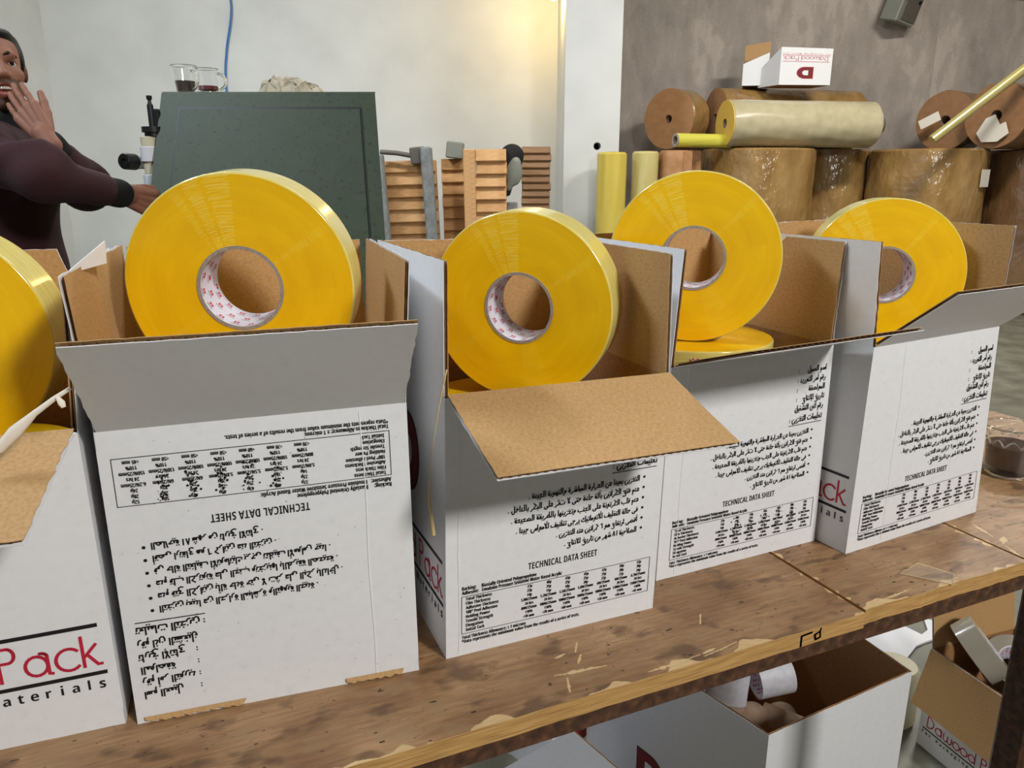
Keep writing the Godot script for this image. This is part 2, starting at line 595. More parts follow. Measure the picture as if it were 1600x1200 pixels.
func room() -> void:
	var box := func(a: Vector3, b: Vector3) -> Geo:
		var g := Geo.new()
		g.slab_box(Transform3D(Basis(), (a + b) / 2), (b - a).abs())
		return g
	struct("floor", [box.call(Vector3(-5.2, -0.2, -9.2), Vector3(7.2, 0, 5.2)), M.floor])
	struct("ceiling", [box.call(Vector3(-5.2, 4.6, -9.2), Vector3(7.2, 4.8, 5.2)), M.ceiling])
	struct("wall_back", [box.call(Vector3(-5.2, 0, -9.1), Vector3(0.78, 4.6, -8.9)), M.wall_white])
	struct("wall_back_grey", [box.call(Vector3(0.78, 0, -9.1), Vector3(7.2, 4.6, -8.9)), M.wall_grey])
	struct("wall_right", [box.call(Vector3(7.0, 0, -8.9), Vector3(7.2, 4.6, 5.2)), M.wall_grey])
	# left wall with a tall goods doorway in it
	var left := Geo.new()
	for r in [[-8.9, -0.8, 0.0, 4.6], [-0.8, 3.4, 3.4, 4.6], [3.4, 5.2, 0.0, 4.6]]:
		left.slab_box(Transform3D(Basis(), Vector3(-5.1, (r[2] + r[3]) / 2, (r[0] + r[1]) / 2)), Vector3(0.2, r[3] - r[2], r[1] - r[0]))
	struct("wall_left", [left, M.wall_white])
	struct("wall_front", [box.call(Vector3(-5.0, 0, 5.0), Vector3(7.0, 4.6, 5.2)), M.wall_white])
	# the white pier between the two finishes of the back wall, with a round hole in its face
	var pier := Geo.new()
	var x0 := 0.490
	var x1 := 1.010
	var z0 := -7.60
	var hole := Vector2(0.805, 1.594)
	var rh := 0.035
	var ring := PackedVector2Array()
	for q in 24:
		ring.append(hole + Vector2.from_angle(TAU * q / 24) * rh)
	# face round the hole: four trapezia out to a square, then bands
	var sq := 0.08
	for q in 24:
		var a := ring[q]
		var b := ring[(q + 1) % 24]
		var f := func(p: Vector2) -> Vector2:
			var d := p - hole
			return hole + d * (sq / maxf(absf(d.x), absf(d.y)))
		var fa: Vector2 = f.call(a)
		var fb: Vector2 = f.call(b)
		pier.quad(Vector3(a.x, a.y, z0), Vector3(fa.x, fa.y, z0), Vector3(fb.x, fb.y, z0), Vector3(b.x, b.y, z0))
		pier.quad(Vector3(a.x, a.y, z0 - 0.2), Vector3(a.x, a.y, z0), Vector3(b.x, b.y, z0), Vector3(b.x, b.y, z0 - 0.2))
	var face := func(ax: float, ay: float, bx: float, by: float) -> void:
		pier.quad(Vector3(ax, ay, z0), Vector3(bx, ay, z0), Vector3(bx, by, z0), Vector3(ax, by, z0))
	face.call(x0, 0.0, x1, hole.y - sq)
	face.call(x0, hole.y + sq, x1, 4.6)
	face.call(x0, hole.y - sq, hole.x - sq, hole.y + sq)
	face.call(hole.x + sq, hole.y - sq, x1, hole.y + sq)
	pier.quad(Vector3(x0, 0, -8.9), Vector3(x0, 0, z0), Vector3(x0, 4.6, z0), Vector3(x0, 4.6, -8.9))
	pier.quad(Vector3(x1, 0, z0), Vector3(x1, 0, -8.9), Vector3(x1, 4.6, -8.9), Vector3(x1, 4.6, z0))
	struct("pillar", [pier, M.wall_white])


func wall_lamp() -> void:
	# a bare warm bulb over a small dish, left of the white pillar, just above the frame
	var at := Vector3(0.40, 2.98, -8.05)
	var o := thing("wall_lamp", at, "small warm lamp beside the white pillar, at the top edge of the photo", "lamp")
	var bulb := Geo.new()
	var prof := PackedVector2Array()
	for q in 13:
		var a := lerpf(-PI / 2, PI / 2, q / 12.0)
		prof.append(Vector2(0.045 * cos(a), 0.045 * sin(a)))
	bulb.lathe(prof, 20)
	put("bulb", [bulb, glow(Color(1.0, 0.87, 0.55), 12.0)], o)
	var sock := Geo.new()
	sock.lathe(PackedVector2Array([Vector2(0, 0.04), Vector2(0.022, 0.04), Vector2(0.022, 0.10), Vector2(0, 0.10)]), 16)
	sock.tube(PackedVector3Array([Vector3(0, 0.10, 0), Vector3(0, 0.16, -0.10), Vector3(0, 0.16, -0.85)]), 0.012, 8)
	put("bracket", [sock, M.steel], o)
	var l := OmniLight3D.new()
	l.name = "bulb_light"
	l.light_color = Color(1.0, 0.84, 0.50)
	l.light_energy = 0.7
	l.light_size = 0.045
	l.omni_range = 30.0
	l.omni_attenuation = 2.0
	l.shadow_enabled = true
	o.add_child(l)


func cartons() -> void:
	var g := "open cartons on the bench"
	carton("open white carton at the left end of the row, showing a printed logo", g, Vector3(-0.5540, 0.8804, -0.4734), Vector3(-0.3283, 0.8804, -0.5558), Vector3(-0.5563, 1.1409, -0.4726), Vector3(-0.3306, 1.1409, -0.5550), 0.24,
		{"front": [106, 0.118, 0.004, 0.0, -0.016], "back": [0, 0.118, 0.0, 0.036, 0.0], "right": [4, 0.118, 0.0]}, {"seed": 11, "logo": "front", "torn_front": [0.001, 0.0008, 0.0016, 0.0]})
	var turned := carton("open white carton standing upside down, inverted print below its raised flap", g, Vector3(-0.3177, 0.8804, -0.5542), Vector3(-0.0874, 0.8804, -0.6286), Vector3(-0.3183, 1.1412, -0.5540), Vector3(-0.0899, 1.1431, -0.6278), 0.24,
		{"front": [44.8, 0.116, 0.0, 0.001, -0.002], "back": [6, 0.118, 0.0], "left": [2.5, 0.119, 0.0, -0.010, 0.012], "right": [3.5, 0.119, 0.0]}, {"seed": 21, "creases": [0.835], "sheet": data_sheet(0.9, 31), "flip": true, "logo": "left", "torn_front": [0.0010, 0.0008, 0.0016, 0.0], "torn_left": [0.0006, 0.0012, 0.0016, 0.0], "torn_right": [0.0012, 0.0010, 0.0008, 0.0]})
	var peel := Geo.new()
	peel.prism(PackedVector2Array([Vector2(0, 0), Vector2(0.064, 0.020), Vector2(0.062, 0.002)]), Transform3D(look(Vector3(0.95, 0, 0.25)).rotated(Vector3.UP, 0.25), Vector3(-0.334, 1.258, -0.575) - Vector3(-0.3177, 0.8804, -0.5542)), 0.0008)
	put("peeled_paper", [peel, M.white], turned)
	var r2 := RandomNumberGenerator.new()
	r2.seed = 15
	for q in 14:
		var f: float = 0.05 + 0.04 * q if q < 8 else 0.74 + 0.035 * (q - 8)
		var w := r2.randf_range(0.004, 0.009)
		var scrap := Geo.new()
		scrap.prism(PackedVector2Array([Vector2(-w, 0), Vector2(w, 0.0), Vector2(w * 0.7, -0.004), Vector2(w * 0.1, -r2.randf_range(0.004, 0.006)), Vector2(-w * 0.8, -0.003)]), Transform3D(look(Vector3(0.30, 0.55, 0.95)), Vector3(0.2303, 0, -0.0744) * f + Vector3(0.0004, 0.0060, 0.0012)), 0.0006)
		put("torn_paper", [scrap, M.kraft], turned)
	carton("open white carton in the middle of the row, its brown front flap folded down", g, Vector3(-0.0635, 0.8804, -0.6454), Vector3(0.1516, 0.8804, -0.7362), Vector3(-0.0589, 1.1407, -0.6474), Vector3(0.1575, 1.1379, -0.7387), 0.24,
		{"front": [109.3, 0.116, -0.002, 0.003, 0.0], "back": [0, 0.118, 0.0], "left": [-1.0, 0.119, 0.0], "right": [-1.2, 0.119, 0.0]}, {"seed": 31, "creases": [0.055], "sheet": data_sheet(0.0, 32), "logo": "left", "torn_front": [0.0009, 0.0005, 0.0006, 0.0]})
	carton("open white carton second from the right, its brown front flap seen edge on", g, Vector3(0.1653, 0.8804, -0.7930), Vector3(0.3851, 0.8804, -0.8939), Vector3(0.1705, 1.1316, -0.7954), Vector3(0.3816, 1.1363, -0.8923), 0.24,
		{"front": [72, 0.121, 0.0], "back": [0, 0.122, 0.0], "left": [-4, 0.124, 0.0], "right": [2.0, 0.119, 0.0]}, {"seed": 41, "creases": [0.10], "sheet": data_sheet(0.8, 33), "logo": "left", "torn_front": [0.001, 0.0012, 0.001, 0.0], "torn_right": [0.0018, 0.0006, 0.0008, 0.0]})
	carton("open white carton at the right end of the row, beside the glass mug", g, Vector3(0.4100, 0.8804, -0.8579), Vector3(0.6420, 0.8804, -0.9808), Vector3(0.4144, 1.1395, -0.8603), Vector3(0.6260, 1.1425, -0.9723), 0.24,
		{"front": [51, 0.114, 0.0, -0.002, 0.0], "back": [0, 0.124, 0.0], "left": [4.3, 0.119, 0.0], "right": [2, 0.126, 0.0]}, {"seed": 51, "creases": [0.24], "sheet": data_sheet(0.0, 34), "logo": "left", "torn_left": [0.0006, 0.0006, 0.0014, 0.0]})


func rolls() -> void:
	var g := "yellow tape rolls in the cartons"
	tape_roll(Vector3(-0.5014, 1.1929, -0.6624), Vector3(sin(deg_to_rad(11.0)), 0, cos(deg_to_rad(11.0))), 40, "yellow tape roll standing in the carton at the left edge, half out of view", g)
	for r in [[Vector3(-0.2407, 1.2350, -0.7007), 3.2, -3.8, 0, "large yellow tape roll standing in the upside down carton, in front of the green machine"], [Vector3(0.0149, 1.1973, -0.8151), -19.3, -2.2, 0, "yellow tape roll standing in the middle carton behind its folded brown flap"],
		[Vector3(0.2192, 1.2359, -0.9316), -16.4, 0.1, 12, "yellow tape roll standing on a lying roll in the carton second from the right"], [Vector3(0.4991, 1.2020, -1.0449), -12.5, 0.5, 20, "yellow tape roll standing in the right end carton, its core half hidden by a flap"]]:
		var y := deg_to_rad(r[1])
		var t := deg_to_rad(r[2])
		tape_roll(r[0], Vector3(sin(y) * cos(t), sin(t), cos(y) * cos(t)), r[3], r[4], g)
	for r in [[Vector3(-0.484, 1.0685, -0.628), "yellow tape roll lying flat in the left end carton under the standing roll"], [Vector3(-0.2395, 1.1105, -0.706), "yellow tape roll lying flat in the upside down carton under the standing roll"],
		[Vector3(0.0005, 1.0725, -0.803), "yellow tape roll lying flat in the middle carton under the standing roll"], [Vector3(0.226, 1.1118, -0.953), "yellow tape roll lying flat with a red checked sticker on its rim"], [Vector3(0.470, 1.0776, -1.026), "yellow tape roll lying flat in the right end carton under the standing roll"]]:
		var o := tape_roll(r[0], Vector3(0, 1, 0.001), 30, r[1], g)
		if r[1].contains("sticker"):
			var st := Geo.new()
			var rows := []
			var uvs := []
			for e in 2:
				var row := PackedVector3Array()
				var uv := PackedVector2Array()
				for q in 9:
					var a := deg_to_rad(-103.0 + 12.0 * q / 8.0)
					row.append(Vector3(cos(a) * (ROLL_R + 0.0006), 0.022 + 0.018 * e, -sin(a) * (ROLL_R + 0.0006)))
					uv.append(Vector2(q / 8.0, 1.0 - e))
				rows.append(row); uvs.append(uv)
			st.grid(rows, uvs)
			var im := Image.create(96, 72, false, Image.FORMAT_RGB8)
			for y in 72:
				for x in 96:
					var c: bool = (x + y) % 24 < 7 or (x - y + 96) % 24 < 7
					im.set_pixel(x, y, Color(0.88, 0.80, 0.74) if c else Color(0.66, 0.07, 0.12))
			var m := mat(Color.WHITE, 0.4)
			m.albedo_texture = ImageTexture.create_from_image(im)
			var s := put("sticker", [st, m], o)
			s.set_meta("label", "red and white checked sticker")


func far_wall() -> void:
	# slatted pallets and grey posts along the white wall
	slat_stack(Vector3(-0.86, 0.0, -6.9), 0.48, 1.45, 0.105, 1.6, [M.slat0, M.slat1, M.slat2], "wide wooden slatted pallet between two grey posts, next to the green machine")
	slat_stack(Vector3(-0.50, 0.0, -7.1), 0.20, 1.47, 0.105, 1.2, [M.slat2, M.slat0], "narrow wooden slatted pallet behind the taller pale pallet")
	slat_stack(Vector3(-0.215, 0.0, -6.75), 0.36, 1.54, 0.105, 0.6, [M.slat1, M.slat0, M.slat1], "tall pale wooden slatted pallet with a plain stile along its left side", -20.0, true)
	slat_stack(Vector3(0.215, 0.0, -7.1), 0.25, 1.57, 0.062, 0.0, [M.slat_dark], "dark wooden slatted pallet right of the black sack", -24.0)
	for p in [[Vector3(-1.07, 0, -6.8), 0.115, 1.50, 3.0, "grey steel post leaning between the green machine and the wide pallet"], [Vector3(-0.655, 0, -6.78), 0.095, 1.56, 2.6, "grey steel post leaning right of the wide pallet"]]:
		var g := Geo.new()
		g.slab_box(Transform3D(Basis(), Vector3(0, p[2] / 2, 0)), Vector3(p[1], p[2], 0.10), 0.012)
		var o := put("steel_post", [g, M.grey_paint], self, p[0])
		o.rotation_degrees.z = p[3]
		tag(o, p[4], "post", "grey posts by the pallets")
	var g := Geo.new()
	g.slab_box(Transform3D(Basis(Vector3.BACK, 0.1), Vector3(0, 0, 0)), Vector3(0.13, 0.14, 0.10), 0.01)
	g.tube(PackedVector3Array([Vector3(-0.06, 0.0, 0.02), Vector3(-0.18, 0.02, 0.03), Vector3(-0.32, 0.03, 0.0)]), 0.02, 8)
	tag(put("bracket", [g, M.box_grey_dark], self, Vector3(-0.80, 1.49, -6.84)), "dark steel bracket lying across the top of the wide pallet", "bracket")
	g = Geo.new()
	g.slab_box(Transform3D(Basis(Vector3.BACK, -0.12), Vector3(0, 0, 0)), Vector3(0.15, 0.14, 0.12), 0.01)
	tag(put("bracket", [g, M.box_grey], self, Vector3(-0.50, 1.54, -7.05)), "grey steel block on top of the narrow pallet", "bracket")
	# sack hung between pallets
	var sack := [egg(Vector3(0, 1.50, 0), Vector3(0.10, 0.085, 0.08)), capsule(Vector3(-0.03, 1.45, 0.02), Vector3(-0.04, 1.18, 0.03), 0.06, 0.03), egg(Vector3(0.0, 1.40, 0.02), Vector3(0.085, 0.15, 0.06))]
	var so := thing("sack", Vector3(0.0, 0, -6.92), "black plastic sack with a grey lower half hanging between two pallets", "sack")
	put("black_top", [blob(sack, 0.04, 0.014), M.black_soft], so)
	var grey := [egg(Vector3(0.02, 1.36, 0.07), Vector3(0.07, 0.12, 0.035)), capsule(Vector3(0.03, 1.44, 0.06), Vector3(-0.03, 1.22, 0.05), 0.03, 0.025)]
	put("grey_sheet", [blob(grey, 0.03, 0.012), M.box_grey], so)
	var sp := Geo.new()
	sp.slab_box(Transform3D(Basis(), Vector3(0.0, 0.55, -0.04)), Vector3(0.10, 1.1, 0.04), 0.01)
	put("support_board", [sp, M.grey_paint], so)
	# film rolls standing by the pillar
	var yg := "yellow film rolls standing by the pillar"
	standing_roll(0.915, -7.34, 0.136, 1.53, M.film_yellow, "bright yellow film roll standing upright in front of the white pillar", "film roll", yg, 0.001)
	standing_roll(1.235, -7.42, 0.122, 1.54, M.film_pale, "paler yellow film roll standing right of the bright yellow one", "film roll", yg, 0.001)
	wrapped_bundle(Vector3(1.51, 0, -7.45), 0.27, 1.55, 0.26, 8, "small kraft paper bundle between the yellow rolls and the big rolls")
	wrapped_bundle(Vector3(1.74, 0, -7.75), 0.18, 1.56, 0.2, -10, "narrow brown wrapped bundle tucked behind the kraft one")
	# jumbo rolls
	var jg := "big film wrapped rolls standing along the grey wall"
	standing_roll(2.435, -7.95, 0.545, 1.575, M.wrap_kraft, "big standing roll wrapped in kraft and clear film, leftmost of the big rolls", "wrapped roll", jg, 0.007, 1)
	standing_roll(3.36, -8.48, 0.38, 1.585, M.wrap_kraft, "big wrapped roll set back between two nearer big rolls", "wrapped roll", jg, 0.008, 4)
	var c := standing_roll(4.13, -7.95, 0.535, 1.57, M.wrap_kraft, "big wrapped roll with a white paper label on its side", "wrapped roll", jg, 0.007, 7)
	standing_roll(5.30, -7.95, 0.545, 1.565, M.wrap_brown, "dark brown wrapped roll at the right edge", "wrapped roll", jg, 0.006, 9)
	var lab := Geo.new()
	lab.slab_box(Transform3D(Basis(Vector3.UP, 0.62), Vector3(0.33, 1.30, 0.445)), Vector3(0.16, 0.16, 0.004), 0.001)
	put("paper_label", [lab, M.paper], c)
	# rolls lying on the big ones
	var lg := "rolls lying on top of the big standing rolls"
	lying_roll(Vector3(2.068, 1.886, -8.25), Vector3(1, 0, -0.20), 0.295, 1.55, M.wrap_kraft, M.disc, "long kraft wrapped roll lying at the back on the big rolls, under the small cartons", lg, 0.045, 0.005)
	lying_roll(Vector3(1.583, 1.877, -8.2), Vector3(0.70, 0, -0.72), 0.295, 0.30, M.wrap_kraft, M.disc, "short wrapped roll with a round brown end disc, leftmost on the stack", lg, 0.04, 0.004)
	var fr := lying_roll(Vector3(1.998, 1.795, -7.6), Vector3(1, 0, -0.16), 0.212, 1.50, M.film_roll, M.film_end, "long pale clear film roll with a yellow end lying in front on the big rolls", lg, 0.045, 0.003)
	var ce := Geo.new()
	ce.lathe(PackedVector2Array([Vector2(0.04, 1.49), Vector2(0.075, 1.49), Vector2(0.075, 1.60), Vector2(0.05, 1.60), Vector2(0.05, 1.49)]), 24, Transform3D(along(Vector3(1, 0, -0.16)), Vector3(0, 0.212, 0)))
	put("core_end", [ce, M.box_grey_dark], fr)
	var hk := lying_roll(Vector3(1.505, 1.640, -7.42), Vector3(1, 0, -0.35), 0.062, 0.62, M.film_lime, M.core, "slim lime yellow film roll lying under the end of the pale roll", lg, 0.038, 0.001)
	var ri := lying_roll(Vector3(4.30, 1.850, -8.05), Vector3(0.72, 0, -0.60), 0.285, 0.50, M.wrap_brown, M.disc_dark, "brown capped roll behind the gold tube, with a slanting white label", lg, 0.05, 0.003)
	lab = Geo.new()
	lab.slab_box(Transform3D(along(Vector3(0.72, 0, -0.60)) * Basis(Vector3.RIGHT, PI / 2) * Basis(Vector3.BACK, 0.45), Vector3(-0.175, 0.285, 0.035)), Vector3(0.09, 0.20, 0.004), 0.001)
	put("paper_label", [lab, M.paper], ri)
	var rj := lying_roll(Vector3(4.46, 1.858, -7.48), Vector3(0.86, 0, -0.50), 0.292, 0.62, M.wrap_brown, M.disc_dark, "brown capped roll nearest the right edge, with a torn white paper at its core", lg, 0.05, 0.003)
	lab = Geo.new()
	var pr := PackedVector2Array([Vector2(-0.15, -0.05), Vector2(-0.08, 0.08), Vector2(0.0, 0.11), Vector2(0.05, 0.02), Vector2(0.10, 0.04), Vector2(0.14, -0.06), Vector2(0.05, -0.13), Vector2(-0.09, -0.13)])
	lab.prism(pr, Transform3D(look(Vector3(-0.86, 0, 0.50)), Vector3(-0.03, 0.19, 0.03)), 0.012)
	put("torn_paper", [lab, M.paper], rj)
	g = Geo.new()
	g.tube(PackedVector3Array([Vector3(0, 0, 0), Vector3(0.80, 0.650, -0.02)]), 0.042, 20)
	g.tube(PackedVector3Array([Vector3(0.79, 0.642, -0.02), Vector3(0.815, 0.662, -0.02)]), 0.036, 20)
	tag(put("gold_tube", [g, M.gold], self, Vector3(3.70, 1.628, -7.1)), "shiny gold film tube leaning up across the brown capped rolls", "tube")
	# small cartons on the long kraft roll
	var k1 := quad_carton("carton", "small open white carton standing at the back on the long kraft roll", [Vector3(2.28, 2.185, -8.14), Vector3(2.52, 2.185, -8.10), Vector3(2.60, 2.185, -8.34), Vector3(2.36, 2.185, -8.38)], [0.20, 0.30, 0.30, 0.26], [[2, 0, 0.14]], "small cartons on the kraft roll")
	var k2 := quad_carton("carton", "small white carton with a red emblem tipped forward on the long kraft roll", [Vector3(2.555, 2.165, -7.86), Vector3(3.06, 2.165, -7.90), Vector3(2.98, 2.165, -8.22), Vector3(2.44, 2.165, -8.14)], [0.335, 0.325, 0.30, 0.16], [], "small cartons on the kraft roll")
	var s2: Dictionary = k2.get_meta("_sheets")
	var lp := logo_print()
	print_on(s2.front_panel, lp[0], M.ink_red, true, "printed_text")
	print_on(s2.front_panel, lp[1], M.ink_red, true, "printed_logo")
	print_on(s2.front_panel, lp[2], M.ink_dark_red, true, "printed_emblem")
	# junction box and cables high on the walls
	var jb := thing("junction_box", Vector3(4.04, 3.03, -8.70), "grey metal junction box tilted on the grey wall at the top of the photo", "junction box")
	jb.rotation_degrees = Vector3(14, 30, -8)
	g = Geo.new()
	g.slab_box(Transform3D(), Vector3(0.30, 0.36, 0.20), 0.01)
	put("case", [g, M.box_grey], jb)
	g = Geo.new()
	g.slab_box(Transform3D(Basis(), Vector3(0.03, 0.01, 0.102)), Vector3(0.25, 0.32, 0.012), 0.006)
	put("lid", [g, M.box_grey_dark], jb)
	g = Geo.new()
	for s in [-1.0, 1.0]:
		g.lathe(PackedVector2Array([Vector2(0, 0), Vector2(0.018, 0), Vector2(0.018, 0.012), Vector2(0, 0.012)]), 12, Transform3D(Basis(Vector3.RIGHT, PI / 2), Vector3(0.11 * s, 0.05, 0.108)))
	put("screw", [g, M.black], jb)
	cable("cable", [Vector3(-5.3, 3.28, -8.87), Vector3(-4.75, 3.17, -8.87), Vector3(-4.3, 3.155, -8.87), Vector3(-3.75, 3.25, -8.87)], 0.014, M.cable_blue, "blue cable sagging along the top of the white wall at the left")
	cable("cable", [Vector3(-3.02, 3.5, -8.87), Vector3(-2.96, 3.05, -8.87), Vector3(-3.05, 2.62, -8.87), Vector3(-3.09, 2.3, -8.87), Vector3(-3.08, 1.7, -8.87)], 0.012, M.cable_blue, "blue cable hanging down the white wall behind the green machine")
	cable("cable", [Vector3(2.7, 3.26, -8.86), Vector3(3.05, 3.20, -8.86), Vector3(3.5, 3.22, -8.86), Vector3(3.95, 3.20, -8.86), Vector3(4.6, 3.28, -8.86)], 0.013, M.cable_dark, "dark cable along the top of the grey wall left of the junction box")
	cable("cable", [Vector3(4.75, 3.28, -8.86), Vector3(5.2, 3.15, -8.86), Vector3(5.6, 3.13, -8.86), Vector3(6.2, 3.15, -8.86)], 0.013, M.cable_dark, "dark cable along the top of the grey wall right of the junction box")


func under_bench() -> void:
	# the big white carton of empty cores
	var a := quad_carton("carton", "large open white carton of empty cores on the floor under the bench", [Vector3(0.451, 0, -1.141), Vector3(0.793, 0, -1.321), Vector3(0.620, 0, -1.760), Vector3(0.173, 0, -1.511)], [0.38, 0.38, 0.38, 0.38], [], "cartons under the bench")
	var sa: Dictionary = a.get_meta("_sheets")
	var lp := logo_print(0.196, 0.265, false)
	print_on(sa.left_panel, lp[0], M.ink, false, "printed_outline", 0.463, 0.38)
	print_on(sa.left_panel, lp[2], M.ink_dark_red, false, "printed_emblem", 0.463, 0.38)
	bare_core(Vector3(0.372, 0.315, -1.40), Vector3(0.40, 0.50, -0.6), 0.10, 0.041, M.core_white, "white cardboard core at the left rim of the large carton, its printed liner showing")
	bare_core(Vector3(0.455, 0.318, -1.395), Vector3(0.16, 0.90, -0.30), 0.10, 0.042, M.core_white, "upright white cardboard core leaning in the large carton")
	bare_core(Vector3(0.552, 0.300, -1.42), Vector3(1.0, 0.12, -0.15), 0.075, 0.042, M.core_white, "white cardboard core lying sideways at the right in the large carton")
	bare_core(Vector3(0.470, 0.225, -1.36), Vector3(0.75, -0.25, -0.45), 0.11, 0.041, M.core_brown, "brown cardboard core under the white ones in the large carton")
	bare_core(Vector3(0.585, 0.200, -1.36), Vector3(-0.75, 0.05, -0.45), 0.13, 0.043, M.core_brown, "brown cardboard core at the front of the large carton, its dark end showing")
	for q in 6:
		bare_core(Vector3(0.44 + 0.085 * (q % 3), 0.045 + 0.087 * (q / 3), -1.40 - 0.02 * (q % 3)), Vector3(0.0, 0.0, -1), 0.12, 0.041, M.core_brown, "brown cardboard core at the bottom of the heap in the large carton")
	# the carton with clear tape rolls
	var b := carton("white carton holding clear tape rolls, its brown flap hanging over a logo", "cartons under the bench", Vector3(0.982, 0.001, -1.575), Vector3(1.064, 0.001, -1.338), Vector3(0.982, 0.261, -1.575), Vector3(1.064, 0.261, -1.338), 0.26,
		{"front": [165, 0.140, 0.0], "back": [35, 0.118, 0.0], "left": [10, 0.10, 0.0]}, {"seed": 71, "logo": "front"})
	var rg := "clear tape rolls in the bottom right carton"
	clear_roll(Vector3(1.065, 0.290, -1.528), Vector3(0.70, 0.60, 0.15), "clear tape roll propped on the near rim of the bottom right carton", rg)
	clear_roll(Vector3(1.185, 0.215, -1.570), Vector3(-0.15, 0.90, 0.35), "clear tape roll lying face up, showing a printed core, bottom right carton", rg)
	clear_roll(Vector3(1.155, 0.185, -1.435), Vector3(0.75, 0.30, -0.35), "clear tape roll on edge beside the steel leg in the bottom right carton", rg)
	# cartons in the shadow further left
	var c := quad_carton("carton", "white printed carton standing corner on in the shadow under the middle of the bench", [Vector3(-0.090, 0, -1.610), Vector3(0.090, 0, -1.450), Vector3(0.248, 0, -1.630), Vector3(0.068, 0, -1.790)], [0.26, 0.26, 0.26, 0.26], [[0, 4, 0.118], [1, 3, 0.118]], "cartons under the bench")
	var sc: Dictionary = c.get_meta("_sheets")
	print_on(sc.front_panel, data_sheet(0.2, 35), M.ink, true)
	lp = logo_print()
	print_on(sc.right_panel, lp[0], M.ink, true, "printed_text")
	print_on(sc.right_panel, lp[1], M.ink_red, true, "printed_logo")
	print_on(sc.right_panel, lp[2], M.ink_dark_red, true, "printed_emblem")
	var loose := thing("cardboard_sheet", Vector3(0.097, 0.0, -1.08), "loose white cardboard sheet propped corner up under the middle of the bench", "cardboard sheet")
	board("sheet", loose, [Vector3(-0.3517, 0.0206, -0.2040), Vector3(-0.1932, 0.0034, -0.0115), Vector3(0.1602, 0.4247, 0.1925), Vector3(0.0017, 0.4419, 0.0)], Vector3(-0.7226, 0.3011, 0.6223), {"seed": 77, "inset": [0, 0, 0, 0], "torn": [0.0006, 0.0006, 0.0006, 0.0006]})
	# sacks further left
	var so := thing("sack", Vector3(-0.27, 0, -1.50), "grey plastic sack slumped in the shadow under the left of the bench", "sack")
	put("plastic_skin", [blob([egg(Vector3(0, 0.14, 0), Vector3(0.16, 0.15, 0.14)), capsule(Vector3(-0.05, 0.22, 0.05), Vector3(-0.22, 0.10, 0.12), 0.07, 0.09), capsule(Vector3(-0.02, 0.25, 0.02), Vector3(0.02, 0.40, 0.0), 0.07, 0.03)], 0.05, 0.012), M.box_grey], so)
	# torn white foam sheet on the floor
	var f := Geo.new()
	var out := PackedVector2Array()
	for q in [[0.10, 0.16], [0.301, -0.019], [0.377, 0.06], [0.411, 0.079], [0.454, 0.099], [0.511, 0.142], [0.573, 0.201], [0.615, 0.262], [0.627, 0.237], [0.66, 0.274], [0.667, 0.339], [0.637, 0.327], [0.612, 0.289], [0.585, 0.302], [0.559, 0.237], [0.528, 0.255], [0.506, 0.187], [0.474, 0.206], [0.453, 0.142], [0.422, 0.118], [0.383, 0.176], [0.335, 0.211], [0.25, 0.30], [0.08, 0.24]]:
		out.append(Vector2(q[0], q[1]))
	f.prism(out, Transform3D(Basis(Vector3.RIGHT, -PI / 2), Vector3.ZERO), 0.006)
	tag(put("foam_sheet", [f, M.plastic_white], self, Vector3(0.80, 0.008, -1.90)), "torn white foam sheet with a ragged edge on the floor behind the cartons", "foam sheet")
	var w := Geo.new()
	w.lathe(PackedVector2Array([Vector2(0, 0), Vector2(0.052, 0), Vector2(0.06, 0.012), Vector2(0.06, 0.14), Vector2(0.05, 0.155), Vector2(0, 0.155)]), 32)
	tag(put("cream_drum", [w, M.cream], self, Vector3(0.955, 0.001, -1.665)), "cream plastic drum on the floor between the two cartons", "drum")


func clear_roll(centre: Vector3, normal: Vector3, label: String, group: String) -> void:
	var r := 0.072
	var hw := 0.024
	var o := thing("tape_roll", centre - Vector3(0, r, 0), label, "tape roll", group)
	var t := Transform3D(along(normal), Vector3(0, r, 0))
	var g := Geo.new()
	g.lathe(PackedVector2Array([Vector2(0.0405, -hw), Vector2(r - 0.001, -hw), Vector2(r, -hw + 0.001), Vector2(r, hw - 0.001), Vector2(r - 0.001, hw), Vector2(0.0405, hw)]), 56, t)
	put("wound_tape", [g, M.clear_tape], o)
	var l := Geo.new()
	l.lathe(PackedVector2Array([Vector2(0.0375, hw), Vector2(0.0375, -hw), Vector2(0.0405, -hw), Vector2(0.0405, hw), Vector2(0.0375, hw)]), 40, t, 3.0)
	put("core_liner", [l, M.core_print], o)


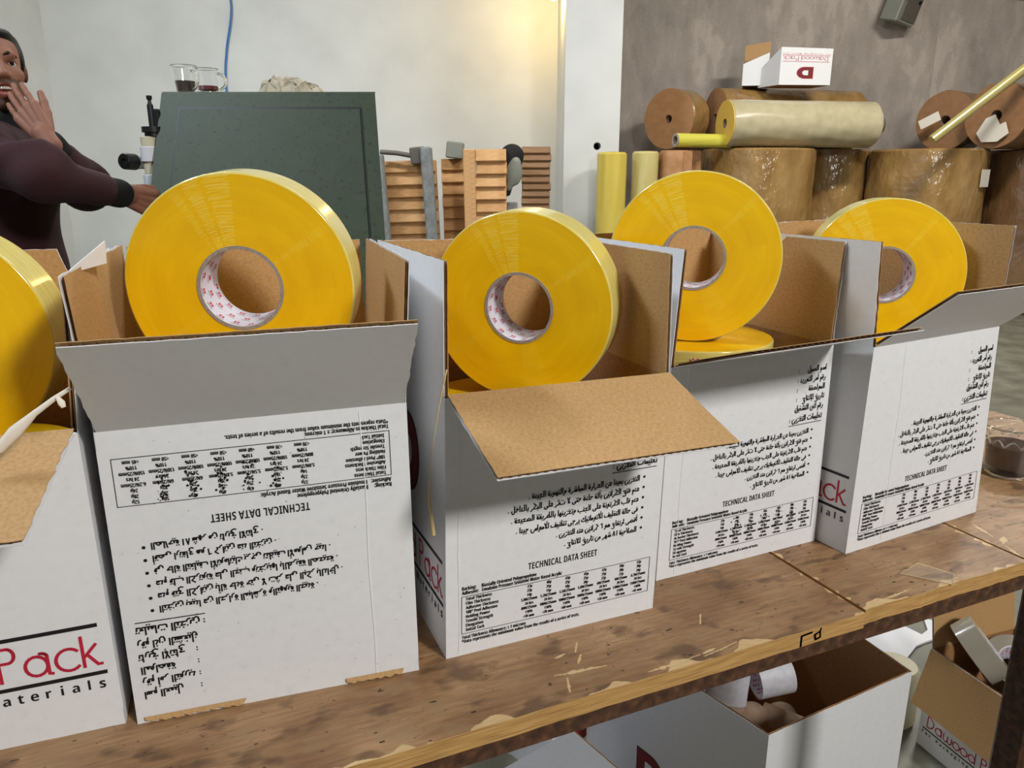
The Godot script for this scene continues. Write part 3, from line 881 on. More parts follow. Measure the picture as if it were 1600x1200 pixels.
func small_things() -> void:
	glass_mug(Vector3(-1.035, 1.5715, -2.60), 0.031, 0.039, 0.090, 0.50, M.tea, -0.5, "taller glass mug of dark tea, left of the two on the green machine")
	glass_mug(Vector3(-0.948, 1.5715, -2.56), 0.034, 0.034, 0.076, 0.34, M.tea_red, 0.0, "smaller glass mug with a little red tea, right of the two on the green machine")
	glass_mug(Vector3(0.772, 0.8805, -1.123), 0.036, 0.041, 0.078, 0.62, M.tea, 2.6, "glass mug of dark tea standing on the bench at the right edge", true)
	crumpled_cloth()
	# white plastic strap hooked on the raised flap of the upside down carton
	var g := Geo.new()
	var p0 := Vector3(-0.307, 1.187, -0.515)
	g.tube(PackedVector3Array([p0, p0 + Vector3(-0.010, -0.0065, 0.004), p0 + Vector3(-0.022, -0.0155, 0.009), p0 + Vector3(-0.034, -0.027, 0.014), p0 + Vector3(-0.044, -0.038, 0.018), p0 + Vector3(-0.054, -0.044, 0.024)]), [0.0014, 0.0018, 0.0022, 0.0046, 0.0036, 0.0006], 8)
	g.tube(PackedVector3Array([p0 + Vector3(-0.007, -0.005, 0.005), p0 + Vector3(-0.004, -0.009, 0.006), p0 + Vector3(-0.003, -0.012, 0.006)]), [0.0012, 0.0026, 0.0016], 6)
	tag(put("strap", [g, M.strap]), "white plastic strap stretched from the raised flap to the left end carton", "strap")
	# clear film scrap and torn paper on the bench
	g = Geo.new()
	g.tri(Vector3(0, 0.001, 0), Vector3(0.050, 0.001, 0.026), Vector3(0.025, 0.010, -0.008))
	g.tri(Vector3(0.025, 0.010, -0.008), Vector3(0.050, 0.001, 0.026), Vector3(0.062, 0.002, 0.004))
	var fe := Geo.new()
	fe.tube(PackedVector3Array([Vector3(0.050, 0.001, 0.026), Vector3(0, 0.001, 0), Vector3(0.025, 0.010, -0.008), Vector3(0.062, 0.002, 0.004), Vector3(0.050, 0.001, 0.026)]), 0.0005, 5)
	var sc := thing("film_scrap", Vector3(0.452, 0.8805, -0.808), "bent scrap of clear film lying at the front edge of the bench", "film scrap")
	put("film", [g, pane(Color(0.95, 0.93, 0.88), 0.10, 0.1)], sc)
	put("creased_edge", [fe, M.splinter], sc)
	g = Geo.new()
	var q0 := Vector3(-0.0665, 1.150, -0.6400)
	g.tube(PackedVector3Array([q0 + Vector3(0.010, 0.018, -0.004), q0 + Vector3(0.004, -0.010, 0.004), q0 + Vector3(-0.003, -0.050, 0.006), q0 + Vector3(-0.007, -0.084, 0.006), q0 + Vector3(-0.007, -0.098, 0.007), q0 + Vector3(-0.004, -0.132, 0.009)]), [0.0010, 0.0007, 0.0004, 0.0006, 0.0014, 0.0021], 6)
	tag(put("tape_strip", [g, M.straw]), "thin twisted strip of tape hanging at the corner of the middle carton", "tape strip")


# ---------------------------------------------------------------- lettering
# Arabic letter strokes in ems, x counted leftward from the right edge of the letter, y up from the base line.
# "shape": [isolated, final, initial, medial], each [advance, strokes]
const BEH_I := ".04,.3 .08,0 .26,0"
const BEH_M := "0,0 .1,0 .12,.28 .15,0 .26,0"
const NOON_F := "0,0 .06,.02 .1,-.18 .25,-.3 .42,-.25 .5,-.05 .5,.2"
const JEEM_F := ";.5,.3 .12,.33 .3,.05 .1,-.12 .12,-.35 .35,-.45 .55,-.38"
const SAD := ".02,0 .15,.22 .35,.34 .48,.2 .42,.03 .02,0 "
const EYE := ";.2,0 .08,.14 .1,.32 .24,.32 .26,.12 .2,0"
const SHAPES := {
	"alef": [[.22, ".1,.72 .1,0"], [.24, "0,0 .08,0 .1,.72"]],
	"beh": [[.85, ".06,.3 .1,.04 .2,0 .65,0 .75,.06 .77,.28"], [.8, "0,0 .62,0 .72,.06 .74,.28"], [.26, BEH_I], [.26, BEH_M]],
	"noon": [[.58, ".06,.28 .08,-.15 .25,-.3 .42,-.25 .5,-.05 .5,.2"], [.58, NOON_F], [.26, BEH_I], [.26, BEH_M]],
	"yeh": [[.62, ".1,.2 .25,.28 .3,.18 .1,.02 .05,-.12 .25,-.3 .5,-.2 .55,.02"], [.62, "0,0 .12,.05 .2,-.05 .1,-.16 .3,-.3 .52,-.2 .55,0"], [.26, BEH_I], [.26, BEH_M]],
	"jeem": [[.6, ".5,.3 .12,.33 .3,.05 .1,-.12 .12,-.35 .35,-.45 .55,-.38"], [.6, "0,0 .3,.03" + JEEM_F], [.5, ".42,.33 .12,.36 .1,.3 .3,.12 .36,0 .5,0"], [.5, "0,0 .5,0;.45,.33 .12,.36 .3,0"]],
	"dal": [[.36, ".1,.4 .26,.1 .22,0 .02,0"], [.36, "0,0 .26,0 .14,.4"]],
	"reh": [[.38, ".08,.22 .12,0 .2,-.18 .36,-.25"], [.38, "0,0 .1,0 .2,-.18 .36,-.25"]],
	"seen": [[.95, ".04,.26 .08,0 .2,0 .22,.24 .25,0 .38,0 .4,-.18 .53,-.3 .76,-.25 .84,-.05 .84,.2"], [.95, "0,0 .06,.24 .1,0 .22,0 .24,.24 .27,0 .4,0 .42,-.18 .55,-.3 .76,-.25 .86,-.05 .86,.2"], [.62, ".04,.26 .08,0 .2,0 .22,.24 .25,0 .38,0 .4,.24 .44,0 .62,0"], [.62, "0,0 .06,.24 .08,0 .2,0 .22,.24 .25,0 .38,0 .4,.24 .44,0 .62,0"]],
	"sad": [[1.02, SAD + ".5,0 .54,-.18 .66,-.3 .86,-.25 .94,-.05 .94,.2"], [1.02, SAD + ".5,0 .54,-.18 .66,-.3 .86,-.25 .94,-.05 .94,.2"], [.75, SAD + ".55,0 .56,.22 .6,0 .75,0"], [.75, SAD + ".55,0 .56,.22 .6,0 .75,0"]],
	"tah": [[.62, SAD + ".62,0;.16,0 .16,.75"], [.62, SAD + ".62,0;.16,0 .16,.75"], [.62, SAD + ".62,0;.16,0 .16,.75"], [.62, SAD + ".62,0;.16,0 .16,.75"]],
	"ain": [[.56, ".42,.32 .2,.36 .12,.2 .34,.1 .1,-.1 .15,-.36 .38,-.42 .52,-.34"], [.56, "0,0 .1,.02 .3,.26 .08,.26 .26,.02 .1,-.15 .15,-.38 .38,-.42 .52,-.34"], [.44, ".36,.34 .16,.38 .08,.24 .16,.12 .34,.1 .1,0 .44,0"], [.4, "0,0 .1,.02 .3,.28 .08,.28 .28,.02 .4,0"]],
	"feh": [[.9, "0,0 .75,0 .84,.06 .85,.26" + EYE], [.9, "0,0 .75,0 .84,.06 .85,.26" + EYE], [.36, ".2,.18 .1,.14 .06,.28 .16,.36 .24,.26 .22,.06 .2,0 .36,0"], [.4, "0,0 .4,0" + EYE]],
	"qaf": [[.62, "0,0 .2,0 .2,-.15 .3,-.3 .48,-.22 .54,0" + EYE], [.62, "0,0 .2,0 .2,-.15 .3,-.3 .48,-.22 .54,0" + EYE], [.36, ".2,.18 .1,.14 .06,.28 .16,.36 .24,.26 .22,.06 .2,0 .36,0"], [.4, "0,0 .4,0" + EYE]],
	"kaf": [[.75, ".1,.72 .1,.04 .2,0 .6,0 .68,.06 .68,.25;.45,.3 .35,.36 .45,.42 .36,.48"], [.75, "0,0 .1,0;.1,.72 .1,.04 .2,0 .6,0 .68,.06 .68,.25;.45,.3 .35,.36 .45,.42 .36,.48"], [.5, ".42,.72 .1,.48 .14,.4 .36,.2 .38,.04 .3,0 .5,0"], [.5, "0,0 .3,0;.42,.72 .1,.48 .14,.4 .36,.2 .38,.04 .3,0 .5,0"]],
	"lam": [[.55, ".1,.75 .1,-.1 .22,-.27 .4,-.22 .48,0 .47,.12"], [.55, "0,0 .1,0;.1,.75 .1,-.1 .22,-.27 .4,-.22 .48,0 .47,.12"], [.26, ".1,.75 .1,.04 .14,0 .26,0"], [.26, "0,0 .26,0;.12,.75 .12,0"]],
	"meem": [[.34, ".12,0 .08,.2 .22,.22 .24,.02 .12,0 .2,-.04 .24,-.4"], [.34, "0,0 .12,0 .08,.2 .22,.22 .24,.02 .12,0 .2,-.04 .24,-.4"], [.36, ".2,0 .06,.06 .08,.24 .22,.26 .26,.1 .2,0 .36,0"], [.36, "0,0 .36,0;.18,0 .08,.1 .14,.24 .26,.16 .2,0"]],
	"heh": [[.38, ".14,0 .06,.16 .18,.4 .32,.16 .2,0 .12,0"], [.38, "0,0 .14,0 .08,.24 .22,.38 .3,.14 .16,0"], [.48, ".3,0 .08,.02 .06,.2 .22,.36 .36,.2 .3,0 .48,0;.22,.36 .16,.14 .3,.02"], [.42, "0,0 .42,0;.2,0 .08,.18 .2,.32 .3,.16 .2,0;.2,0 .1,-.16 .24,-.2 .26,0"]],
	"waw": [[.46, ".26,.1 .1,.1 .08,.26 .2,.34 .28,.18 .26,0 .34,-.2 .46,-.24"], [.46, "0,0 .12,.06;.26,.1 .1,.1 .08,.26 .2,.34 .28,.18 .26,0 .34,-.2 .46,-.24"]],
	"lamalef": [[.5, ".1,.72 .3,.1 .2,0 .08,.06 .2,.2 .42,.72"], [.5, "0,0 .12,.02 .12,.72;.12,.02 .3,.06 .42,.72"]],
}
# letter: [shape, dots (above +, below -), mark]
const LETTERS := {
	"ا": ["alef", 0, ""], "أ": ["alef", 0, "up"], "إ": ["alef", 0, "down"], "آ": ["alef", 0, "wave"], "ب": ["beh", -1, ""], "ت": ["beh", 2, ""], "ث": ["beh", 3, ""], "ن": ["noon", 1, ""],
	"ي": ["yeh", -2, ""], "ى": ["yeh", 0, ""], "ج": ["jeem", -1, ""], "ح": ["jeem", 0, ""], "خ": ["jeem", 1, ""], "د": ["dal", 0, ""], "ذ": ["dal", 1, ""], "ر": ["reh", 0, ""], "ز": ["reh", 1, ""],
	"س": ["seen", 0, ""], "ش": ["seen", 3, ""], "ص": ["sad", 0, ""], "ض": ["sad", 1, ""], "ط": ["tah", 0, ""], "ظ": ["tah", 1, ""], "ع": ["ain", 0, ""], "غ": ["ain", 1, ""], "ف": ["feh", 1, ""],
	"ق": ["qaf", 2, ""], "ك": ["kaf", 0, ""], "ل": ["lam", 0, ""], "م": ["meem", 0, ""], "ه": ["heh", 0, ""], "ة": ["heh", 2, ""], "و": ["waw", 0, ""],
}
const DIGITS := {"١": ".14,.66 .14,0", "٦": ".34,.6 .12,.66 .08,0", "٨": ".04,0 .2,.66 .36,0"}


class Ink:
	# flat print: triangles in metres on a sheet, x to the right and y down from its top left corner
	var t := PackedVector2Array()
	var host

	func rect(x0: float, y0: float, x1: float, y1: float) -> void:
		# cut into short lengths, so that it follows a bulging panel
		var n := maxi(1, int(maxf(x1 - x0, y1 - y0) / 0.012))
		var wide := x1 - x0 > y1 - y0
		for k in n:
			var a := k / float(n)
			var b := (k + 1) / float(n)
			var p := Vector2(lerpf(x0, x1, a), y0) if wide else Vector2(x0, lerpf(y0, y1, a))
			var q := Vector2(lerpf(x0, x1, b), y1) if wide else Vector2(x1, lerpf(y0, y1, b))
			t.append_array([p, Vector2(q.x, p.y), q, p, q, Vector2(p.x, q.y)])

	func frame(x0: float, y0: float, x1: float, y1: float, w: float) -> void:
		rect(x0, y0, x1, y0 + w); rect(x0, y1 - w, x1, y1); rect(x0, y0, x0 + w, y1); rect(x1 - w, y0, x1, y1)

	func ribbon(p: PackedVector2Array, w: float) -> void:
		for k in p.size() - 1:
			var d := (p[k + 1] - p[k])
			if d.length() < 1e-6:
				continue
			d = d.normalized() * w / 2
			var s := Vector2(-d.y, d.x)
			var a := p[k] - d * 0.7
			var b := p[k + 1] + d * 0.7
			t.append_array([a - s, b - s, b + s, a - s, b + s, a + s])

	func disc(o: Vector2, r: float, sides := 8) -> void:
		for k in sides:
			t.append_array([o, o + Vector2.from_angle(TAU * k / sides) * r, o + Vector2.from_angle(TAU * (k + 1) / sides) * r])

	func poly(p: PackedVector2Array) -> void:
		for k in Geometry2D.triangulate_polygon(p):
			t.append(p[k])

	func latin(s: String, x: float, y: float, size: float, bold := true, align := 0, stretch := 1.0) -> void:
		# y is the base line; size the em; align 0 left, 1 centre, 2 right
		var key := s + ("b" if bold else "r")
		if not host.ink_cache.has(key):
			var f := SystemFont.new()
			f.font_names = PackedStringArray(["Droid Sans"])
			f.font_weight = 700 if bold else 400
			var m := TextMesh.new()
			m.font = f
			m.font_size = 64
			m.pixel_size = 1.0 / 64
			m.depth = 0.0
			m.curve_step = 8.0
			m.text = s
			host.ink_cache[key] = [m.surface_get_arrays(0)[Mesh.ARRAY_VERTEX], m.get_aabb()]
		var got: Array = host.ink_cache[key]
		var box: AABB = got[1]
		var off: float = -box.position.x - box.size.x * [0.0, 0.5, 1.0][align]
		for again in (2 if size < 0.006 else 1):
			# small type is struck a little fatter
			for p in got[0]:
				t.append(Vector2(x + (p.x + off) * size * stretch + again * 0.00024, y - (p.y + 0.344) * size))

	func arabic(s: String, x: float, y: float, size: float, weight := 0.15) -> float:
		# x is the right edge; returns the left edge reached
		var k := 0
		var joined := false
		while k < s.length():
			var ch := s[k]
			if ch == " ":
				x -= size * 0.24
				joined = false
			elif ch == ".":
				disc(Vector2(x - size * 0.12, y - size * 0.04), size * 0.09)
				x -= size * 0.26
			elif ch == ":":
				disc(Vector2(x - size * 0.12, y - size * 0.05), size * 0.08)
				disc(Vector2(x - size * 0.12, y - size * 0.32), size * 0.08)
				x -= size * 0.26
			elif host.DIGITS.has(ch):
				strokes(host.DIGITS[ch], x, y, size, weight)
				x -= size * 0.42
				joined = false
			elif host.LETTERS.has(ch):
				var l: Array = host.LETTERS[ch]
				var shape: String = l[0]
				var mark: String = l[2]
				if ch == "ل" and k + 1 < s.length() and s[k + 1] in ["ا", "أ", "إ", "آ"]:
					shape = "lamalef"
					mark = host.LETTERS[s[k + 1]][2]
					k += 1
				var forms: Array = host.SHAPES[shape]
				var next_joins = forms.size() == 4 and k + 1 < s.length() and host.LETTERS.has(s[k + 1])
				var at := (3 if joined else 2) if next_joins else (1 if joined else 0)
				var f: Array = forms[at]
				strokes(f[1], x, y, size, weight)
				marks(shape, l[1], mark, at, f[0], x, y, size)
				x -= size * f[0]
				joined = next_joins
			k += 1
		return x

	func strokes(path: String, x: float, y: float, size: float, weight: float) -> void:
		for part in path.split(";", false):
			var p := PackedVector2Array()
			for q in part.split(" ", false):
				var xy := q.split_floats(",")
				p.append(Vector2(x - xy[0] * size, y - xy[1] * size))
			ribbon(p, size * weight)

	func marks(shape: String, dots: int, mark: String, form: int, adv: float, x: float, y: float, size: float) -> void:
		var mid: float = {"beh": 0.42, "noon": 0.28, "yeh": 0.3, "jeem": 0.3, "reh": 0.16, "dal": 0.15, "seen": 0.28, "sad": 0.32, "tah": 0.4, "ain": 0.24, "feh": 0.18, "qaf": 0.2, "heh": 0.2}.get(shape, adv / 2)
		if form >= 2 and shape in ["beh", "noon", "yeh"]:
			mid = 0.12
		var hi: float = {"noon": 0.3 if form < 2 else 0.5, "heh": 0.58, "feh": 0.55, "qaf": 0.55, "ain": 0.6, "jeem": 0.58, "dal": 0.6, "reh": 0.42, "sad": 0.55, "tah": 0.55}.get(shape, 0.5)
		var lo := -0.12 if shape == "jeem" and form < 2 else (-0.5 if shape == "yeh" and form < 2 else -0.22)
		var h := hi if dots > 0 else lo
		var r := size * 0.085
		match absi(dots):
			1: disc(Vector2(x - mid * size, y - h * size), r)
			2:
				disc(Vector2(x - (mid - 0.11) * size, y - h * size), r)
				disc(Vector2(x - (mid + 0.11) * size, y - h * size), r)
			3:
				disc(Vector2(x - (mid - 0.11) * size, y - h * size), r)
				disc(Vector2(x - (mid + 0.11) * size, y - h * size), r)
				disc(Vector2(x - mid * size, y - (h + 0.18) * size), r)
		if mark == "up":
			strokes(".18,.98 .06,1.0 .1,.86 .2,.84", x, y, size, 0.07)
		elif mark == "down":
			strokes(".18,-.14 .06,-.12 .1,-.26 .2,-.28", x, y, size, 0.07)
		elif mark == "wave":
			strokes("0,.88 .06,.96 .14,.88 .22,.96", x, y, size, 0.07)


func make_ink() -> Ink:
	var k := Ink.new()
	k.host = self
	return k


func data_sheet(smear: float, sd: int) -> Ink:
	# the printed front of a carton, 240 by 260 mm
	var k := make_ink()
	var w := 0.24
	var h := 0.26
	var fields := ["اسم العميل", "رقم أمر التوريد", "المواصفة", "تاريخ الإنتاج", "رقم اذن التشغيل"]
	for q in 5:
		var y := h * (0.112 + 0.0455 * q)
		k.arabic(fields[q], w * 0.965, y, 0.0088)
		k.disc(Vector2(w * 0.778, y - 0.0005), 0.0007)
		k.disc(Vector2(w * 0.778, y - 0.0030), 0.0007)
	var left := k.arabic("تعليمات التخزين :", w * 0.962, h * 0.346, 0.0092)
	k.rect(left, h * 0.362, w * 0.962, h * 0.362 + 0.0009)
	var lines := ["التخزين بعيدا عن الحرارة المباشرة والتهوية الجيدة .", "عدم فتح الكراتين بآلة حادة حتى لا تؤثر على البكر بالداخل .", "عدم قلب الكرتونة على الجنب وتخزينها بالطريقة الصحيحة .",
		"فى حالة التغليف الأتوماتيك يرجى تنظيف الأمواس جيدا .", "أقصى ارتفاع هو ٦ كراتين عند التخزين .", "الصلاحية ١٨ شهر من تاريخ الانتاج ."]
	var reach := [0.35, 0.26, 0.275, 0.297, 0.48, 0.52]
	for q in 6:
		var y := h * (0.412 + 0.0435 * q)
		k.disc(Vector2(w * 0.902, y - 0.003), 0.0015)
		var probe := make_ink()
		var span := -probe.arabic(lines[q], 0.0, 0.0, 1.0)
		k.arabic(lines[q], w * 0.88, y, w * (0.88 - reach[q]) / span, 0.155)
	k.latin("TECHNICAL DATA SHEET", w * 0.522, h * 0.70, 0.0098, true, 1, 0.70)
	k.latin("Backing:     Biaxially Oriented Polypropylene", w * 0.068, h * 0.733, 0.0052, true, 0, 0.72)
	k.latin("Adhesive:   Emulsion Pressure Sensitive Water Based Acrylic", w * 0.068, h * 0.751, 0.0052, true, 0, 0.72)
	k.frame(w * 0.066, h * 0.758, w * 0.963, h * 0.913, 0.0006)
	var heads := ["Total Thickness", "Film Thickness", "Adhesive Thickness", "180° Peel Adhesion", "Holding Power", "Tensile Strength", "Elongation", "Initial Tack"]
	var cells := [["37µ", "40µ", "43µ", "45µ", "47µ", "50µ", "52µ"], ["23µ", "25µ", "25µ", "25µ", "25µ", "28µ", "28µ"], ["14µ", "15µ", "18µ", "20µ", "22µ", "22µ", "24µ"],
		["5.0N/25mm", "5.2N/25mm", "5.5N/25mm", "5.8N/25mm", "6N/25mm", "6N/25mm", "6.2N/25mm"], ["24 hrs", "24 hrs", "24 hrs", "24 hrs", "24 hrs", "24 hrs", "24 hrs"],
		["80N/25mm", "100N/25mm", "100N/25mm", "100N/25mm", "100N/25mm", "130N/25mm", "150N/25mm"], ["110%", "110%", "110%", "110%", "110%", "110%", "110%"], ["<70 mm", "<70 mm", "<60 mm", "<50 mm", "<50 mm", "<50 mm", "<45 mm"]]
	for r in 8:
		var y := h * (0.776 + 0.0182 * r)
		k.latin(heads[r], w * 0.085, y, 0.0047, true, 0, 0.78)
		for q in 7:
			k.latin(cells[r][q], w * (0.368 + 0.0895 * q), y, 0.0044, true, 1, 0.74)
	k.latin("Total Thickness Allowance: ± 1 microns", w * 0.068, h * 0.934, 0.0050, true, 0, 0.74)
	k.latin("*Data represents the minimum value from the results of a series of tests.", w * 0.068, h * 0.951, 0.0050, true, 0, 0.74)
	# smeared ink over some of the columns, and loose specks
	var r := RandomNumberGenerator.new()
	r.seed = sd
	for q in int(160 * smear):
		var col: float = w * (0.46 + 0.0895 * r.randi_range(0, 4))
		k.disc(Vector2(col + r.randfn(0, 0.003), h * r.randf_range(0.765, 0.86)), r.randf_range(0.0003, 0.0013), 5)
	for q in 90:
		k.disc(Vector2(w * r.randf_range(0.04, 0.97), h * r.randf_range(0.03, 0.97)), r.randf_range(0.00012, 0.00045), 5)
	return k


func round_letter(k: Ink, ch: String, x: float, y: float, s: float, w: float) -> float:
	# thin rounded lettering; s is the cap height; returns the advance
	var arc := func(cx: float, cy: float, rx: float, ry: float, a0: float, a1: float) -> PackedVector2Array:
		var p := PackedVector2Array()
		for q in 19:
			var a := deg_to_rad(lerpf(a0, a1, q / 18.0))
			p.append(Vector2(x + (cx + rx * cos(a)) * s, y - (cy + ry * sin(a)) * s))
		return p
	var ln := func(a: Array) -> PackedVector2Array:
		var p := PackedVector2Array()
		for q in range(0, a.size(), 2):
			p.append(Vector2(x + a[q] * s, y - a[q + 1] * s))
		return p
	match ch:
		"D":
			k.ribbon(ln.call([0.06, 0, 0.06, 1]), w)
			k.ribbon(arc.call(0.06, 0.5, 0.56, 0.5, -90, 90), w)
			return 0.78
		"P":
			k.ribbon(ln.call([0.06, -0.02, 0.06, 1]), w)
			k.ribbon(ln.call([0.06, 1, 0.28, 1]), w)
			k.ribbon(arc.call(0.28, 0.78, 0.17, 0.22, -90, 90), w)
			k.ribbon(ln.call([0.28, 0.56, 0.06, 0.56]), w)
			return 0.62
		"a":
			k.ribbon(arc.call(0.32, 0.31, 0.27, 0.30, 0, 360), w)
			k.ribbon(ln.call([0.60, 0.56, 0.60, 0.02, 0.68, 0.0]), w)
			k.ribbon(arc.call(0.46, 0.56, 0.14, 0.12, 0, 100), w)
			return 0.76
		"w":
			k.ribbon(arc.call(0.22, 0.25, 0.18, 0.25, 180, 360), w)
			k.ribbon(arc.call(0.58, 0.25, 0.18, 0.25, 180, 360), w)
			k.ribbon(ln.call([0.04, 0.25, 0.04, 0.6]), w)
			k.ribbon(ln.call([0.40, 0.25, 0.40, 0.55]), w)
			k.ribbon(ln.call([0.76, 0.25, 0.76, 0.6]), w)
			return 0.86
		"o":
			k.ribbon(arc.call(0.32, 0.31, 0.29, 0.31, 0, 360), w)
			return 0.68
		"d":
			k.ribbon(arc.call(0.32, 0.31, 0.27, 0.30, 0, 360), w)
			k.ribbon(ln.call([0.60, 0, 0.60, 1]), w)
			return 0.76
		"c":
			k.ribbon(arc.call(0.36, 0.32, 0.32, 0.34, 45, 315), w)
			return 0.66
		"k":
			k.ribbon(ln.call([0.06, 0, 0.06, 0.95]), w)
			k.ribbon(ln.call([0.40, 0.66, 0.08, 0.30]), w)
			k.ribbon(ln.call([0.16, 0.38, 0.40, 0.02, 0.50, 0.02]), w)
			return 0.58
	return 0.4


func logo_print(cx := 0.12, cy := 0.0858, words_too := true) -> Array:
	# [black ink, red ink, dark red ink] of the side of a carton, 240 by 260 mm
	var b := make_ink()
	var r := make_ink()
	var d := make_ink()
	var w := 0.24
	var h := 0.26
	if words_too:
		b.rect(0.012, h - 0.0985, w - 0.009, h - 0.0950)
		b.rect(0.010, h - 0.0545, w - 0.007, h - 0.0510)
		var s := 0.0290
		var x := 0.0195
		var base := h - 0.0605
		var gaps := {"D": 0.0, "P": 0.006}
		for ch in "DawoodPack":
			if ch == "P":
				x += 0.008
			x += round_letter(r, ch, x, base, s, 0.0026) * s * 0.99
		var words := "For Packaging Materials"
		var pitch := (w - 0.024) / (words.length() - 1)
		for q in words.length():
			if words[q] != " ":
				b.latin(words[q], 0.012 + pitch * q, h - 0.0385, 0.0118, true, 1)
	# the emblem: a big D with a dark outline and a slot through it
	var outer := PackedVector2Array([Vector2(cx - 0.036, cy + 0.042), Vector2(cx - 0.036, cy - 0.042)])
	var inner := PackedVector2Array([Vector2(cx - 0.0335, cy + 0.0395), Vector2(cx - 0.0335, cy - 0.0395)])
	var hole := PackedVector2Array([Vector2(cx - 0.012, cy + 0.017), Vector2(cx - 0.012, cy - 0.017)])
	for q in 17:
		var a := deg_to_rad(lerpf(-90, 90, q / 16.0))
		outer.append(Vector2(cx + 0.004 + 0.038 * cos(a), cy + 0.042 * sin(a)))
		inner.append(Vector2(cx + 0.004 + 0.0355 * cos(a), cy + 0.0395 * sin(a)))
		hole.append(Vector2(cx + 0.002 + 0.014 * cos(a), cy + 0.017 * sin(a)))
	for q in outer.size():
		var n := (q + 1) % outer.size()
		b.t.append_array([outer[q], outer[n], inner[n], outer[q], inner[n], inner[q]])
	# the red body is a ring between outline and slot
	for q in inner.size():
		var n := (q + 1) % inner.size()
		d.t.append_array([inner[q], inner[n], hole[n], inner[q], hole[n], hole[q]])
	return [b, r, d]


func print_on(sheet: Dictionary, k: Ink, ink: Material, flip := false, called := "printed_text", w := 0.24, h := 0.26) -> void:
	var g := Geo.new()
	var nn: Vector3 = sheet.nrm
	for q in k.t.size():
		var uu := clampf(k.t[q].x / w, 0.002, 0.998)
		var vv := clampf(1.0 - k.t[q].y / h, 0.002, 0.998)
		if flip:
			uu = 1.0 - uu
			vv = 1.0 - vv
		g.vert(on_sheet(sheet, uu, vv) + nn * 0.00035, nn, Vector2(uu, vv))
	for q in range(0, k.t.size(), 3):
		var a := k.t[q]
		var cw: bool = (k.t[q + 1] - a).cross(k.t[q + 2] - a) > 0
		g.i.append_array([q, q + 1, q + 2] if cw else [q, q + 2, q + 1])
	put(called, [g, ink], sheet.node)


# ---------------------------------------------------------------- corrugated board
func on_sheet(d: Dictionary, uu: float, vv: float) -> Vector3:
	var c: Array = d.c
	var low: Vector3 = c[0].lerp(c[1], uu)
	var high: Vector3 = c[3].lerp(c[2], uu)
	var b: float = d.bulge * sin(PI * uu) * sin(PI * vv) + d.curl * vv * vv
	return low.lerp(high, vv) + d.nrm * b


